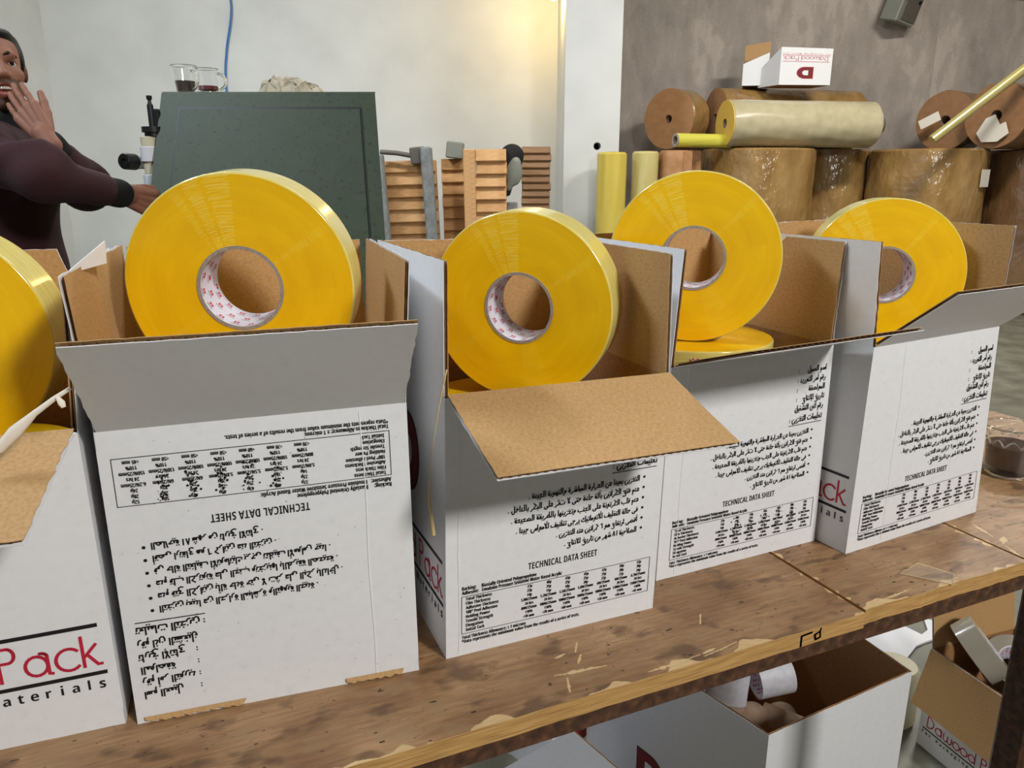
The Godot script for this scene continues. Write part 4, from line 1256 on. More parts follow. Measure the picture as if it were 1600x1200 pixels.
func board(called: String, parent: Node, c: Array, nrm: Vector3, opt := {}) -> Dictionary:
	# a sheet of corrugated board: two paper liners with a wave of fluting between. c: outer corners bottom left, bottom right, top right, top left seen from outside
	var th: float = opt.get("th", 0.0042)
	var d := {"c": c, "nrm": nrm, "bulge": opt.get("bulge", 0.0), "curl": opt.get("curl", 0.0)}
	var inset: Array = opt.get("inset", [1, 0, 1, 0])     # how far the inner liner stands back, in thicknesses: left, top, right, bottom
	var torn: Array = opt.get("torn", [0.0, 0.0004, 0.0, 0.0]) # raggedness of the edges in metres: left, top, right, bottom
	var sd: int = opt.get("seed", 1)
	var wid: float = c[0].distance_to(c[1])
	var hei: float = c[0].distance_to(c[3])
	var nu: int = opt.get("nu", 20)
	var nv: int = opt.get("nv", 16)
	var nz := noise(sd, 9.0, 3)
	var paper := [Geo.new(), Geo.new(), Geo.new()]
	for layer in 2:
		var z0 := 0.0 if layer == 0 else -th + 0.0006
		var sides := []
		for face in 2:
			var rows := []
			var uvs := []
			for r in nv + 1:
				var row := PackedVector3Array()
				var uv := PackedVector2Array()
				for q in nu + 1:
					var uu := float(q) / nu
					var vv := float(r) / nv
					if layer == 1:
						uu = lerpf(inset[0] * th / wid, 1.0 - inset[2] * th / wid, uu)
						vv = lerpf(inset[3] * th / hei, 1.0 - inset[1] * th / hei, vv)
					var p := on_sheet(d, uu, vv) + nrm * (z0 - 0.0006 * face)
					var ju := (c[1] - c[0]).normalized() as Vector3
					var jv := (c[3] - c[0]).normalized() as Vector3
					if q == 0: p -= ju * torn[0] * (1 + nz.get_noise_2d(r * 0.31 + 7, layer * 5))
					if q == nu: p += ju * torn[2] * (1 + nz.get_noise_2d(r * 0.31 + 17, layer * 5))
					if r == nv: p += jv * torn[1] * (1 + nz.get_noise_2d(q * 0.31 + 27, layer * 5))
					if r == 0: p -= jv * torn[3] * (1 + nz.get_noise_2d(q * 0.31 + 37, layer * 5))
					row.append(p)
					uv.append(Vector2(uu * wid, vv * hei))
				rows.append(row); uvs.append(uv)
			paper[layer].grid(rows, uvs, face == 1)
			sides.append(rows)
		for e in 4:
			var n: int = nu if e % 2 else nv
			for q in n:
				var a := []
				for f in 2:
					for s in 2:
						match e:
							0: a.append(sides[f][q + s][0])
							1: a.append(sides[f][nv][q + s])
							2: a.append(sides[f][q + s][nu])
							3: a.append(sides[f][0][q + s])
				if e == 1 or e == 0:
					paper[layer].quad(a[0], a[1], a[3], a[2])
				else:
					paper[layer].quad(a[1], a[0], a[2], a[3])
	# the fluting
	var waves := maxi(4, int(wid / 0.0078))
	var rows := []
	var uvs := []
	for r in 7:
		var row := PackedVector3Array()
		var uv := PackedVector2Array()
		for q in waves * 6 + 1:
			var uu := lerpf(0.004, 0.996, float(q) / (waves * 6))
			var vv := lerpf(0.004, 0.996, r / 6.0)
			row.append(on_sheet(d, uu, vv) + nrm * (-th / 2 + (th / 2 - 0.0008) * sin(TAU * q / 6.0)))
			uv.append(Vector2(uu, vv))
		rows.append(row); uvs.append(uv)
	paper[2].grid(rows, uvs)
	var outer: Material = opt.get("outer", M.white)
	var inner: Material = opt.get("inner", M.kraft)
	d.node = put(called, [paper[0], outer, paper[1], inner, paper[2], M.flute], parent)
	return d


func carton(label: String, group: String, bl: Vector3, br: Vector3, top_l: Vector3, top_r: Vector3, depth: float, flaps: Dictionary, opt := {}) -> Node3D:
	# flaps: side: [degrees outward from upright, length, curl, slide of its two outer corners]
	var o := thing("carton", bl, label, "box", group)
	var t := (br - bl).normalized()
	var n := Vector3(-t.z, 0, t.x)
	var back := -n * depth
	var a := Vector3.ZERO
	var b := br - bl
	var c := top_l - bl
	var d := top_r - bl
	var sd: int = opt.get("seed", 3)
	var sheets := {}
	var walls := {"front": [a, b, d, c, n], "right": [b, b + back, d + back, d, t], "back": [b + back, a + back, c + back, d + back, -n], "left": [a + back, a, c, c + back, -t]}
	for side in walls:
		var w: Array = walls[side]
		var bu: float = opt.get("bulge_" + side, 0.002)
		sheets[side] = board(side + "_panel", o, [w[0], w[1], w[2], w[3]], w[4], {"bulge": bu, "seed": sd, "torn": [0, 0, 0, 0.0004], "inner": M.kraft_in_shaded, "outer": opt.get("outer", M.white)})
		sd += 1
	var base := Geo.new()
	base.slab_box(Transform3D(Basis(t, Vector3.UP, n), (a + b + back) / 2 + Vector3(0, 0.003, 0)), Vector3(a.distance_to(b) - 0.01, 0.004, depth - 0.01))
	put("bottom_panel", [base, M.kraft_in_shaded], o)
	for side in flaps:
		var w: Array = walls[side]
		var f: Array = flaps[side]
		var th := deg_to_rad(f[0])
		var out: Vector3 = w[4]
		var dir := Vector3.UP * cos(th) + out * sin(th)
		var nn := out * cos(th) - Vector3.UP * sin(th)
		var hl: Vector3 = w[3]
		var hr: Vector3 = w[2]
		var e := (hr - hl).normalized()
		var trim := 0.003
		var sl: float = f[3] if f.size() > 3 else 0.0
		var sr: float = f[4] if f.size() > 4 else 0.0
		var ht: Array = [f[5], f[6]] if f.size() > 6 else [0.0, 0.0]
		var cs := [hl + e * trim, hr - e * trim, hr - e * (trim - sr) + dir * (f[1] + ht[1]), hl + e * (trim + sl) + dir * (f[1] + ht[0])]
		var torn: Array = opt.get("torn_" + side, [0.0006, 0.0008, 0.0006, 0.0])
		sheets[side + "_flap"] = board(side + "_flap", o, cs, nn, {"bulge": 0.001, "curl": f[2], "seed": sd, "torn": torn, "inset": [0, 0, 0, 0], "nu": 34, "nv": 18, "outer": opt.get("outer", M.white)})
		sd += 1
	for u in opt.get("creases", []):
		var ridge := Geo.new()
		var path := PackedVector3Array()
		for q in 13:
			path.append(on_sheet(sheets.front, u + 0.003 * sin(q * 0.9), lerpf(0.01, 0.985, q / 12.0)) - n * 0.0003)
		ridge.tube(path, 0.0009, 6, false)
		put("crease", [ridge, M.white], o)
	if opt.has("sheet"):
		print_on(sheets.front, opt.sheet, M.ink, opt.get("flip", false))
	if opt.has("logo"):
		var side: String = opt.logo
		var l := logo_print()
		print_on(sheets[side], l[0], M.ink, opt.get("flip", false), "printed_text")
		print_on(sheets[side], l[1], M.ink_red, opt.get("flip", false), "printed_logo")
		print_on(sheets[side], l[2], M.ink_dark_red, opt.get("flip", false), "printed_emblem")
	o.set_meta("_sheets", sheets)
	return o


# ---------------------------------------------------------------- bodies: one smooth skin over tapered limbs
func capsule(a: Vector3, b: Vector3, ra: float, rb: float) -> Array:
	return ["c", a, b, ra, rb]


func egg(o: Vector3, r: Vector3, b := Basis.IDENTITY) -> Array:
	return ["e", o, r, b]


func dent(o: Vector3, r: Vector3, b := Basis.IDENTITY) -> Array:
	return ["n", o, r, b]


func blob(prims: Array, k: float, cell: float, shade = null) -> Geo:
	var lo := Vector3(1e9, 1e9, 1e9)
	var hi := -lo
	var boxes := []
	for p in prims:
		var l: Vector3
		var h: Vector3
		if p[0] == "c":
			var m: float = maxf(p[3], p[4])
			l = p[1].min(p[2]) - Vector3(m, m, m)
			h = p[1].max(p[2]) + Vector3(m, m, m)
		else:
			var m: float = maxf(p[2].x, maxf(p[2].y, p[2].z))
			l = p[1] - Vector3(m, m, m)
			h = p[1] + Vector3(m, m, m)
		boxes.append([l, h])
		if p[0] != "n":
			lo = lo.min(l); hi = hi.max(h)
	var pad := k + cell * 3
	lo -= Vector3(pad, pad, pad)
	hi += Vector3(pad, pad, pad)
	var nx := int((hi.x - lo.x) / cell) + 2
	var ny := int((hi.y - lo.y) / cell) + 2
	var nz := int((hi.z - lo.z) / cell) + 2
	var f := PackedFloat32Array()
	f.resize(nx * ny * nz)
	f.fill(0.5)
	for w in prims.size():
		var p: Array = prims[w]
		var l: Vector3 = (boxes[w][0] - lo - Vector3(pad, pad, pad)) / cell
		var h: Vector3 = (boxes[w][1] - lo + Vector3(pad, pad, pad)) / cell
		var is_c: bool = p[0] == "c"
		var neg: bool = p[0] == "n"
		var a: Vector3 = p[1]
		var ab: Vector3 = (p[2] - p[1]) if is_c else Vector3.ZERO
		var l2: float = maxf(ab.length_squared(), 1e-9)
		var ra: float = p[3] if is_c else 0.0
		var rb: float = p[4] if is_c else 0.0
		var rad: Vector3 = Vector3.ONE if is_c else p[2]
		var inv: Basis = Basis.IDENTITY if is_c else p[3].inverse()
		var rmin: float = minf(rad.x, minf(rad.y, rad.z))
		for z in range(maxi(0, int(l.z)), mini(nz, int(h.z) + 1)):
			for y in range(maxi(0, int(l.y)), mini(ny, int(h.y) + 1)):
				var at := (z * ny + y) * nx
				for x in range(maxi(0, int(l.x)), mini(nx, int(h.x) + 1)):
					var q := lo + Vector3(x, y, z) * cell - a
					var d: float
					if is_c:
						var t := clampf(q.dot(ab) / l2, 0.0, 1.0)
						d = (q - ab * t).length() - lerpf(ra, rb, t)
					else:
						var e := (inv * q) / rad
						d = (e.length() - 1.0) * rmin
					var old := f[at + x]
					if neg:
						d = -d
						var hh := maxf(k * 0.5 - absf(d - old), 0.0) / (k * 0.5)
						f[at + x] = maxf(d, old) + hh * hh * k * 0.125
					else:
						var hh := maxf(k - absf(d - old), 0.0) / k
						f[at + x] = minf(d, old) - hh * hh * k * 0.25
	# surface nets
	var g := Geo.new()
	var ids := {}
	var step := [1, nx, nx * ny]
	for z in nz - 1:
		for y in ny - 1:
			var at := (z * ny + y) * nx
			for x in nx - 1:
				var o := at + x
				var f0 := f[o]
				if f0 > cell * 3 or f0 < -cell * 3:
					continue
				var mask := 0
				for cidx in 8:
					if f[o + (cidx & 1) + ((cidx >> 1) & 1) * nx + (cidx >> 2) * nx * ny] < 0:
						mask |= 1 << cidx
				if mask == 0 or mask == 255:
					continue
				var sum := Vector3.ZERO
				var cnt := 0
				for cidx in 8:
					for axis in 3:
						if cidx & (1 << axis):
							continue
						var c2 := cidx | (1 << axis)
						if ((mask >> cidx) & 1) == ((mask >> c2) & 1):
							continue
						var v0 := f[o + (cidx & 1) + ((cidx >> 1) & 1) * nx + (cidx >> 2) * nx * ny]
						var v1 := f[o + (c2 & 1) + ((c2 >> 1) & 1) * nx + (c2 >> 2) * nx * ny]
						var pa := Vector3(cidx & 1, (cidx >> 1) & 1, cidx >> 2)
						pa[axis] += v0 / (v0 - v1)
						sum += pa
						cnt += 1
				var p := lo + (Vector3(x, y, z) + sum / cnt) * cell
				var ox := mini(x + 1, nx - 2)
				var nn := Vector3(f[o + 1] - f0, f[o + nx] - f0, f[o + nx * ny] - f0)
				nn += Vector3(f[o + 1 + nx + nx * ny] - f[o + nx + nx * ny], f[o + 1 + nx + nx * ny] - f[o + 1 + nx * ny], f[o + 1 + nx + nx * ny] - f[o + 1 + nx])
				nn = nn.normalized()
				if shade != null:
					g.tint = shade.call(p, nn)
				ids[o] = g.vert(p, nn, Vector2(p.x, p.y))
	for o in ids:
		for axis in 3:
			var s0: float = f[o]
			var s1: float = f[o + step[axis]]
			if (s0 < 0) == (s1 < 0):
				continue
			var b1: int = step[(axis + 1) % 3]
			var b2: int = step[(axis + 2) % 3]
			if not (ids.has(o - b1) and ids.has(o - b2) and ids.has(o - b1 - b2)):
				continue
			var a: int = ids[o - b1 - b2]
			var b: int = ids[o - b2]
			var c: int = ids[o]
			var d: int = ids[o - b1]
			if s0 < 0:
				g.i.append_array([a, c, b, a, d, c])
			else:
				g.i.append_array([a, b, c, a, c, d])
	return g


func hand_prims(wrist: Vector3, x: Vector3, y: Vector3, palm: Vector3, curl: Array, spread := 1.0, thumb := [0.35, 0.5]) -> Array:
	# x towards the thumb, y towards the fingertips, palm out of the palm; curl in degrees per joint for each finger
	var out := []
	var knuckles := [0.029, 0.010, -0.009, -0.027]
	var lens := [0.070, 0.079, 0.073, 0.057]
	var rad := [0.0086, 0.0088, 0.0084, 0.0075]
	out.append(capsule(wrist - y * 0.03, wrist + y * 0.01, 0.026, 0.027))
	for q in 4:
		var kn: Vector3 = wrist + x * knuckles[q] * spread + y * (0.088 - 0.006 * absf(q - 1.0)) - palm * 0.004
		out.append(capsule(wrist + x * knuckles[q] * 0.55 + y * 0.008, kn, 0.0155, 0.0122))
		var dir: Vector3 = (y + x * knuckles[q] * 4.0 * (spread - 0.7)).normalized()
		var p := kn
		for s in 3:
			dir = dir.rotated(x, deg_to_rad(curl[q] if s > 0 else curl[q] * 0.6) * (1.0 if x.cross(y).dot(palm) > 0 else -1.0)).normalized()
			var e: Vector3 = p + dir * lens[q] * [0.46, 0.30, 0.24][s]
			out.append(capsule(p, e, rad[q] - 0.0006 * s, rad[q] - 0.0006 * (s + 1)))
			p = e
	var t0 := wrist + x * 0.018 + y * 0.018 + palm * 0.006
	var td = (x * thumb[0] * 2.0 + y * thumb[1] * 2.0 + palm * 0.25).normalized()
	var t1 = t0 + td * 0.042
	var td2 = (td + y * 0.5).normalized()
	var t2 = t1 + td2 * 0.034
	var t3 = t2 + (td2 + y * 0.25).normalized() * 0.027
	out.append(capsule(t0, t1, 0.0165, 0.0125))
	out.append(capsule(t1, t2, 0.0115, 0.0105))
	out.append(capsule(t2, t3, 0.0105, 0.0085))
	return out


func skin_tone(p: Vector3, _n: Vector3) -> Color:
	return Color(0.54, 0.36, 0.28).srgb_to_linear()


func person() -> void:
	var at := Vector3(-1.52, 0.0, -2.30)
	var o := thing("person", at, "person in a maroon jacket laughing behind one raised hand", "person")
	var off := -at
	# turned body: chest faces the machine (right of the photo), head turned to the camera
	var chest := Vector3(-1.50, 1.27, -2.32) + off
	var rs := Vector3(-1.43, 1.385, -2.15) + off
	var re := Vector3(-1.205, 1.325, -2.05) + off
	var rw := Vector3(-1.115, 1.278, -2.26) + off
	var ls := Vector3(-1.52, 1.39, -2.50) + off
	var le := Vector3(-1.235, 1.30, -2.30) + off
	var lw := Vector3(-1.250, 1.418, -2.16) + off
	var jacket := [
		egg(chest, Vector3(0.135, 0.20, 0.19)), egg(chest + Vector3(0.0, -0.22, 0), Vector3(0.145, 0.20, 0.17)), egg(chest + Vector3(0.0, -0.42, 0), Vector3(0.15, 0.16, 0.175)),
		capsule(rs + Vector3(0, 0.005, -0.06), ls, 0.08, 0.08), capsule(chest + Vector3(0, 0.10, 0), chest + Vector3(0.005, 0.18, 0), 0.09, 0.072),
		capsule(rs, re, 0.074, 0.056), capsule(re, re.lerp(rw, 0.72), 0.055, 0.046), capsule(ls, le, 0.075, 0.062), capsule(le, le.lerp(lw, 0.62), 0.060, 0.047),
		capsule(re + Vector3(-0.05, 0.03, 0.0), re + Vector3(0.02, 0.05, -0.02), 0.012, 0.02), capsule(re + Vector3(-0.09, 0.055, 0.02), re + Vector3(-0.01, 0.075, -0.01), 0.014, 0.014),
	]
	put("jacket", [blob(jacket, 0.05, 0.012), M.jacket], o)
	var cuffs := Geo.new()
	cuffs = blob([capsule(re.lerp(rw, 0.70), re.lerp(rw, 0.96), 0.043, 0.036), capsule(re.lerp(rw, 0.94), re.lerp(rw, 0.97), 0.039, 0.039)], 0.01, 0.006)
	put("cuff", [cuffs, M.knit], o)
	cuffs = blob([capsule(le.lerp(lw, 0.58), le.lerp(lw, 0.90), 0.046, 0.037), capsule(le.lerp(lw, 0.88), le.lerp(lw, 0.91), 0.040, 0.040)], 0.01, 0.006)
	put("cuff", [cuffs, M.knit], o)
	var hips := chest + Vector3(0, -0.52, 0)
	var legs := [capsule(hips + Vector3(0, 0, 0.08), Vector3(0.03, 0.45, 0.10), 0.10, 0.068), capsule(Vector3(0.03, 0.45, 0.10), Vector3(0.0, 0.09, 0.10), 0.066, 0.052), capsule(hips + Vector3(0, 0, -0.09), Vector3(0.02, 0.45, -0.12), 0.10, 0.068), capsule(Vector3(0.02, 0.45, -0.12), Vector3(-0.01, 0.09, -0.12), 0.066, 0.052), egg(hips + Vector3(0, 0.06, 0), Vector3(0.135, 0.14, 0.17))]
	put("trousers", [blob(legs, 0.04, 0.014), M.trousers], o)
	for s in [0.10, -0.12]:
		put("shoe", [blob([capsule(Vector3(-0.04, 0.05, s), Vector3(0.10, 0.045, s), 0.045, 0.042), capsule(Vector3(0.10, 0.042, s), Vector3(0.17, 0.036, s), 0.042, 0.034)], 0.03, 0.010), M.black], o)
	# collar and dark shirt at the neck
	var hc := Vector3(-1.468, 1.622, -2.33) + off
	var hb := Basis.from_euler(Vector3(deg_to_rad(-4), deg_to_rad(45), deg_to_rad(3)))
	put("collar", [blob([capsule(chest + Vector3(0.01, 0.17, 0), hc + Vector3(-0.02, -0.125, -0.03), 0.085, 0.070), capsule(chest + Vector3(0.075, 0.10, 0.02), chest + Vector3(0.045, 0.20, 0.02), 0.05, 0.05)], 0.02, 0.008), M.knit], o)
	# head, in its own axes: z out of the face, y up
	var head := [
		egg(Vector3(0, 0.030, -0.018), Vector3(0.077, 0.080, 0.097)), egg(Vector3(0, -0.03, 0.022), Vector3(0.063, 0.085, 0.066)), egg(Vector3(0, -0.072, 0.030), Vector3(0.053, 0.042, 0.052)),
		capsule(Vector3(-0.008, -0.104, 0.060), Vector3(0.008, -0.104, 0.060), 0.018, 0.018), egg(Vector3(0.042, -0.026, 0.050), Vector3(0.020, 0.016, 0.018)), egg(Vector3(-0.042, -0.026, 0.050), Vector3(0.020, 0.016, 0.018)),
		capsule(Vector3(-0.034, 0.024, 0.074), Vector3(0.034, 0.024, 0.074), 0.011, 0.011), capsule(Vector3(0, 0.012, 0.080), Vector3(0, -0.028, 0.100), 0.007, 0.0105),
		egg(Vector3(0.011, -0.033, 0.088), Vector3(0.007, 0.006, 0.010)), egg(Vector3(-0.011, -0.033, 0.088), Vector3(0.007, 0.006, 0.010)),
		capsule(Vector3(-0.024, -0.060, 0.078), Vector3(0.0, -0.055, 0.086), 0.004, 0.005), capsule(Vector3(0.0, -0.055, 0.086), Vector3(0.024, -0.060, 0.078), 0.005, 0.004),
		capsule(Vector3(-0.022, -0.073, 0.076), Vector3(0.0, -0.082, 0.081), 0.004, 0.006), capsule(Vector3(0.0, -0.082, 0.081), Vector3(0.022, -0.073, 0.076), 0.006, 0.004),
		capsule(Vector3(0, -0.07, -0.03), Vector3(0, -0.19, -0.045), 0.056, 0.058),
		egg(Vector3(0.079, -0.008, -0.008), Vector3(0.009, 0.030, 0.018)), egg(Vector3(-0.079, -0.008, -0.008), Vector3(0.009, 0.030, 0.018)),
		dent(Vector3(0.032, 0.001, 0.088), Vector3(0.015, 0.0055, 0.016)), dent(Vector3(-0.032, 0.001, 0.088), Vector3(0.015, 0.0055, 0.016)), dent(Vector3(0, -0.068, 0.094), Vector3(0.025, 0.0085, 0.022)),
	]
	var stubble := noise(201, 220.0, 2)
	var tone := func(p: Vector3, n: Vector3) -> Color:
		var c := Color(0.56, 0.375, 0.29)
		var beard := 0.0
		if p.y < -0.040 and p.z > -0.035:
			beard = smoothstep(-0.040, -0.058, p.y)
			if absf(p.x) < 0.045 and p.y > -0.052 and p.z > 0.06:
				beard = 1.0 if p.y < -0.043 else 0.0
		if absf(p.x) > 0.055 and p.y < 0.0 and p.z < 0.045 and p.z > -0.01:
			beard = maxf(beard, 0.8)
		var lips := absf(p.x) < 0.026 and p.z > 0.072 and p.y < -0.053 and p.y > -0.090
		if lips:
			return Color(0.56, 0.30, 0.26).srgb_to_linear()
		c = c.lerp(Color(0.22, 0.155, 0.125), beard * (0.62 + 0.3 * stubble.get_noise_3dv(p)))
		return c.srgb_to_linear()
	var h := put("head", [blob(head, 0.014, 0.004, tone), M.skin], o, hc)
	h.basis = hb
	var hair := blob([egg(Vector3(0, 0.036, -0.028), Vector3(0.0805, 0.073, 0.093)), egg(Vector3(0, 0.084, 0.026), Vector3(0.058, 0.021, 0.048)), egg(Vector3(0.074, 0.022, -0.012), Vector3(0.010, 0.040, 0.030)), egg(Vector3(-0.074, 0.022, -0.012), Vector3(0.010, 0.040, 0.030)), dent(Vector3(0, 0.010, 0.105), Vector3(0.078, 0.074, 0.072))], 0.02, 0.006)
	put("hair", [hair, M.hair], h)
	for s in [1.0, -1.0]:
		var eye := Geo.new()
		var prof := PackedVector2Array()
		for q in 9:
			var a := lerpf(-PI / 2, PI / 2, q / 8.0)
			prof.append(Vector2(0.0125 * cos(a), 0.0125 * sin(a)))
		eye.lathe(prof, 12)
		var e := put("eye", [eye, M.eye_white], h, Vector3(0.032 * s, 0.001, 0.0655))
		var ir := Geo.new()
		ir.lathe(PackedVector2Array([Vector2(0, 0.0132), Vector2(0.003, 0.0129), Vector2(0.0058, 0.0114), Vector2(0.0062, 0.0105)]), 12, Transform3D(Basis(Vector3.RIGHT, PI / 2), Vector3.ZERO))
		put("iris", [ir, M.iris], e)
		var brow := Geo.new()
		brow.tube(PackedVector3Array([Vector3(0.012 * s, 0.021, 0.084), Vector3(0.026 * s, 0.027, 0.083), Vector3(0.040 * s, 0.026, 0.074), Vector3(0.050 * s, 0.018, 0.063)]), [0.004, 0.0052, 0.0045, 0.002], 6)
		put("eyebrow", [brow, M.hair], h)
		var lid := Geo.new()
		lid.tube(PackedVector3Array([Vector3(0.019 * s, 0.003, 0.078), Vector3(0.028 * s, 0.0065, 0.0790), Vector3(0.038 * s, 0.006, 0.0755), Vector3(0.046 * s, 0.001, 0.069)]), [0.0012, 0.0022, 0.0022, 0.001], 6)
		put("eyelid", [lid, mat(Color(0.40, 0.25, 0.19), 0.6)], h)
	var teeth := Geo.new()
	for q in 8:
		var a := (q - 3.5) * 0.0053
		teeth.slab_box(Transform3D(Basis(Vector3.UP, a * 14.0), Vector3(a, -0.0645, 0.0825 - a * a * 22.0)), Vector3(0.0050, 0.0075, 0.004), 0.001)
	put("teeth", [teeth, M.teeth], h)
	# hands
	var ly := Vector3(-0.60, 0.78, -0.20).normalized()
	var lx := Vector3(0.80, 0.46, -0.12)
	lx = (lx - ly * lx.dot(ly)).normalized()
	put("hand", [blob(hand_prims(lw + Vector3(0.0, 0.012, 0.0), lx, ly, -lx.cross(ly), [6, 7, 8, 9], 1.02, [0.30, 0.58]), 0.0035, 0.003, skin_tone), M.skin], o)
	var ry := (Vector3(0.30, -0.12, -0.90)).normalized()
	ry = Vector3(0.55, -0.30, -0.70).normalized()
	var rx := Vector3(0.25, 0.93, 0.0)
	rx = (rx - ry * rx.dot(ry)).normalized()
	put("hand", [blob(hand_prims(rw + Vector3(0.004, -0.002, -0.006), rx, ry, ry.cross(rx) * -1.0, [18, 16, 18, 22], 1.1, [0.25, 0.6]), 0.0045, 0.003, skin_tone), M.skin], o)


# ---------------------------------------------------------------- tape rolls
const ROLL_R := 0.0994
const ROLL_W := 0.048
var roll_meshes := []


func make_roll_meshes() -> void:
	var faces := Geo.new()
	var hw := ROLL_W / 2
	var ri := 0.0376
	var t := Transform3D(Basis(Vector3.RIGHT, PI / 2), Vector3.ZERO)    # lathe axis y to z
	for s in [1.0, -1.0]:
		var rows := []
		var uvs := []
		for r in 9:
			var f := r / 8.0
			var rad := lerpf(ri, ROLL_R - 0.0016, f)
			var row := PackedVector3Array()
			var uv := PackedVector2Array()
			for q in 121:
				var a := TAU * q / 120
				row.append(Vector3(cos(a) * rad, sin(a) * rad, s * hw))
				uv.append(Vector2(q / 120.0, f))
			rows.append(row); uvs.append(uv)
		faces.grid(rows, uvs, s > 0)
	var side := Geo.new()
	side.lathe(PackedVector2Array([Vector2(ROLL_R - 0.0016, -hw), Vector2(ROLL_R - 0.0005, -hw + 0.0007), Vector2(ROLL_R, -hw + 0.002), Vector2(ROLL_R, hw - 0.002), Vector2(ROLL_R - 0.0005, hw - 0.0007), Vector2(ROLL_R - 0.0016, hw)]), 120, t)
	var tape := ArrayMesh.new()
	faces.into(tape, M.tape)
	side.into(tape, M.film_side)
	var core := Geo.new()
	core.lathe(PackedVector2Array([Vector2(0.0346, -hw - 0.0006), Vector2(0.0376, -hw - 0.0006), Vector2(0.0376, hw + 0.0006), Vector2(0.0346, hw + 0.0006)]), 72, t)
	var cm := ArrayMesh.new()
	core.into(cm, M.core)
	var liner := Geo.new()
	liner.lathe(PackedVector2Array([Vector2(0.0345, hw + 0.0004), Vector2(0.0345, -hw - 0.0004)]), 72, t, 2.0)
	var lm := ArrayMesh.new()
	liner.into(lm, M.core_print)
	roll_meshes = [tape, cm, lm]


func tape_roll(centre: Vector3, normal: Vector3, spin: float, label: String, group: String) -> Node3D:
	var lying := absf(normal.y) > 0.7
	var drop := ROLL_W / 2 if lying else ROLL_R
	var o := thing("tape_roll", centre - Vector3(0, drop, 0), label, "tape roll", group)
	var b := look(normal, Vector3.UP if not lying else Vector3.FORWARD) * Basis(Vector3.BACK, deg_to_rad(spin))
	for k in 3:
		var p := put_mesh(["wound_tape", "core", "core_liner"][k], roll_meshes[k], o, Vector3(0, drop, 0))
		p.basis = b
	return o


func bare_core(at: Vector3, dir: Vector3, length: float, r: float, m: Material, label: String) -> void:
	# an empty cardboard core, at is the middle of its axis
	var o := thing("cardboard_core", at, label, "cardboard core", "empty cores in the white carton under the bench")
	var t := Transform3D(along(dir), Vector3.ZERO)
	var h := length / 2
	var g := Geo.new()
	g.lathe(PackedVector2Array([Vector2(r - 0.004, -h), Vector2(r, -h), Vector2(r, h), Vector2(r - 0.004, h)]), 40, t)
	put("tube", [g, m], o)
	var l := Geo.new()
	l.lathe(PackedVector2Array([Vector2(r - 0.0041, h), Vector2(r - 0.0041, -h)]), 40, t, 3.0)
	put("liner", [l, M.core_print], o)


func glass_mug(at: Vector3, r_low: float, r_top: float, h: float, fill: float, tea: Material, turn: float, label: String, scallops := false) -> Node3D:
	var o := thing("glass_mug", at, label, "mug", "glass mugs of tea")
	var g := Geo.new()
	var w := 0.003
	g.lathe(PackedVector2Array([Vector2(0, 0), Vector2(r_low * 0.86, 0), Vector2(r_low, 0.004), Vector2(lerpf(r_low, r_top, 0.5), h * 0.5), Vector2(r_top, h - 0.002), Vector2(r_top - w * 0.5, h), Vector2(r_top - w, h - 0.002), Vector2(lerpf(r_low, r_top, 0.5) - w, h * 0.5), Vector2(r_low - w, 0.014), Vector2(r_low * 0.6, 0.010), Vector2(0, 0.010)]), 40)
	put("glass", [g, M.glass_wall], o)
	var solid := Geo.new()
	solid.lathe(PackedVector2Array([Vector2(0, 0.0004), Vector2(r_low * 0.86, 0.0004), Vector2(r_low - 0.0006, 0.0044), Vector2(r_low - 0.0010, 0.0085), Vector2(r_low * 0.6, 0.0092), Vector2(0, 0.0092)]), 40)
	put("thick_base", [solid, M.glass], o)
	var rim := Geo.new()
	var ring := PackedVector3Array()
	for q in 41:
		ring.append(Vector3(cos(TAU * q / 40) * (r_top - 0.0014), h, sin(TAU * q / 40) * (r_top - 0.0014)))
	rim.tube(ring, 0.0017, 8, false)
	put("rim", [rim, M.glass], o)
	var hd := Geo.new()
	var path := PackedVector3Array()
	for q in 15:
		var a := lerpf(-PI * 0.5, PI * 0.5, q / 14.0)
		var rr := lerpf(r_low, r_top, 0.5)
		path.append(Vector3(rr - 0.001 + 0.024 * cos(a), h * 0.52 + h * 0.30 * sin(a), 0).rotated(Vector3.UP, turn))
	hd.tube(path, 0.0042, 10)
	put("handle", [hd, M.glass], o)
	var l := Geo.new()
	var rl := r_low - w - 0.0016
	var rf := lerpf(r_low, r_top, fill) - w - 0.0016
	l.lathe(PackedVector2Array([Vector2(0, 0.0105), Vector2(r_low * 0.6, 0.0107), Vector2(rl, 0.0150), Vector2(rf, h * fill), Vector2(0, h * fill)]), 40)
	put("tea", [l, tea], o)
	if scallops:
		# arched facets pressed into the upper wall
		var s := Geo.new()
		for q in 12:
			var a := TAU * q / 12
			var arch := PackedVector3Array()
			for e in 9:
				var f := e / 8.0
				var aa := a + (f - 0.5) * TAU / 12
				arch.append(Vector3(cos(aa) * (r_top - 0.001), h * 0.66 + h * 0.13 * sin(PI * f), sin(aa) * (r_top - 0.001)))
			s.tube(arch, 0.0013, 6)
		put("facet_rim", [s, M.glass], o)
	return o


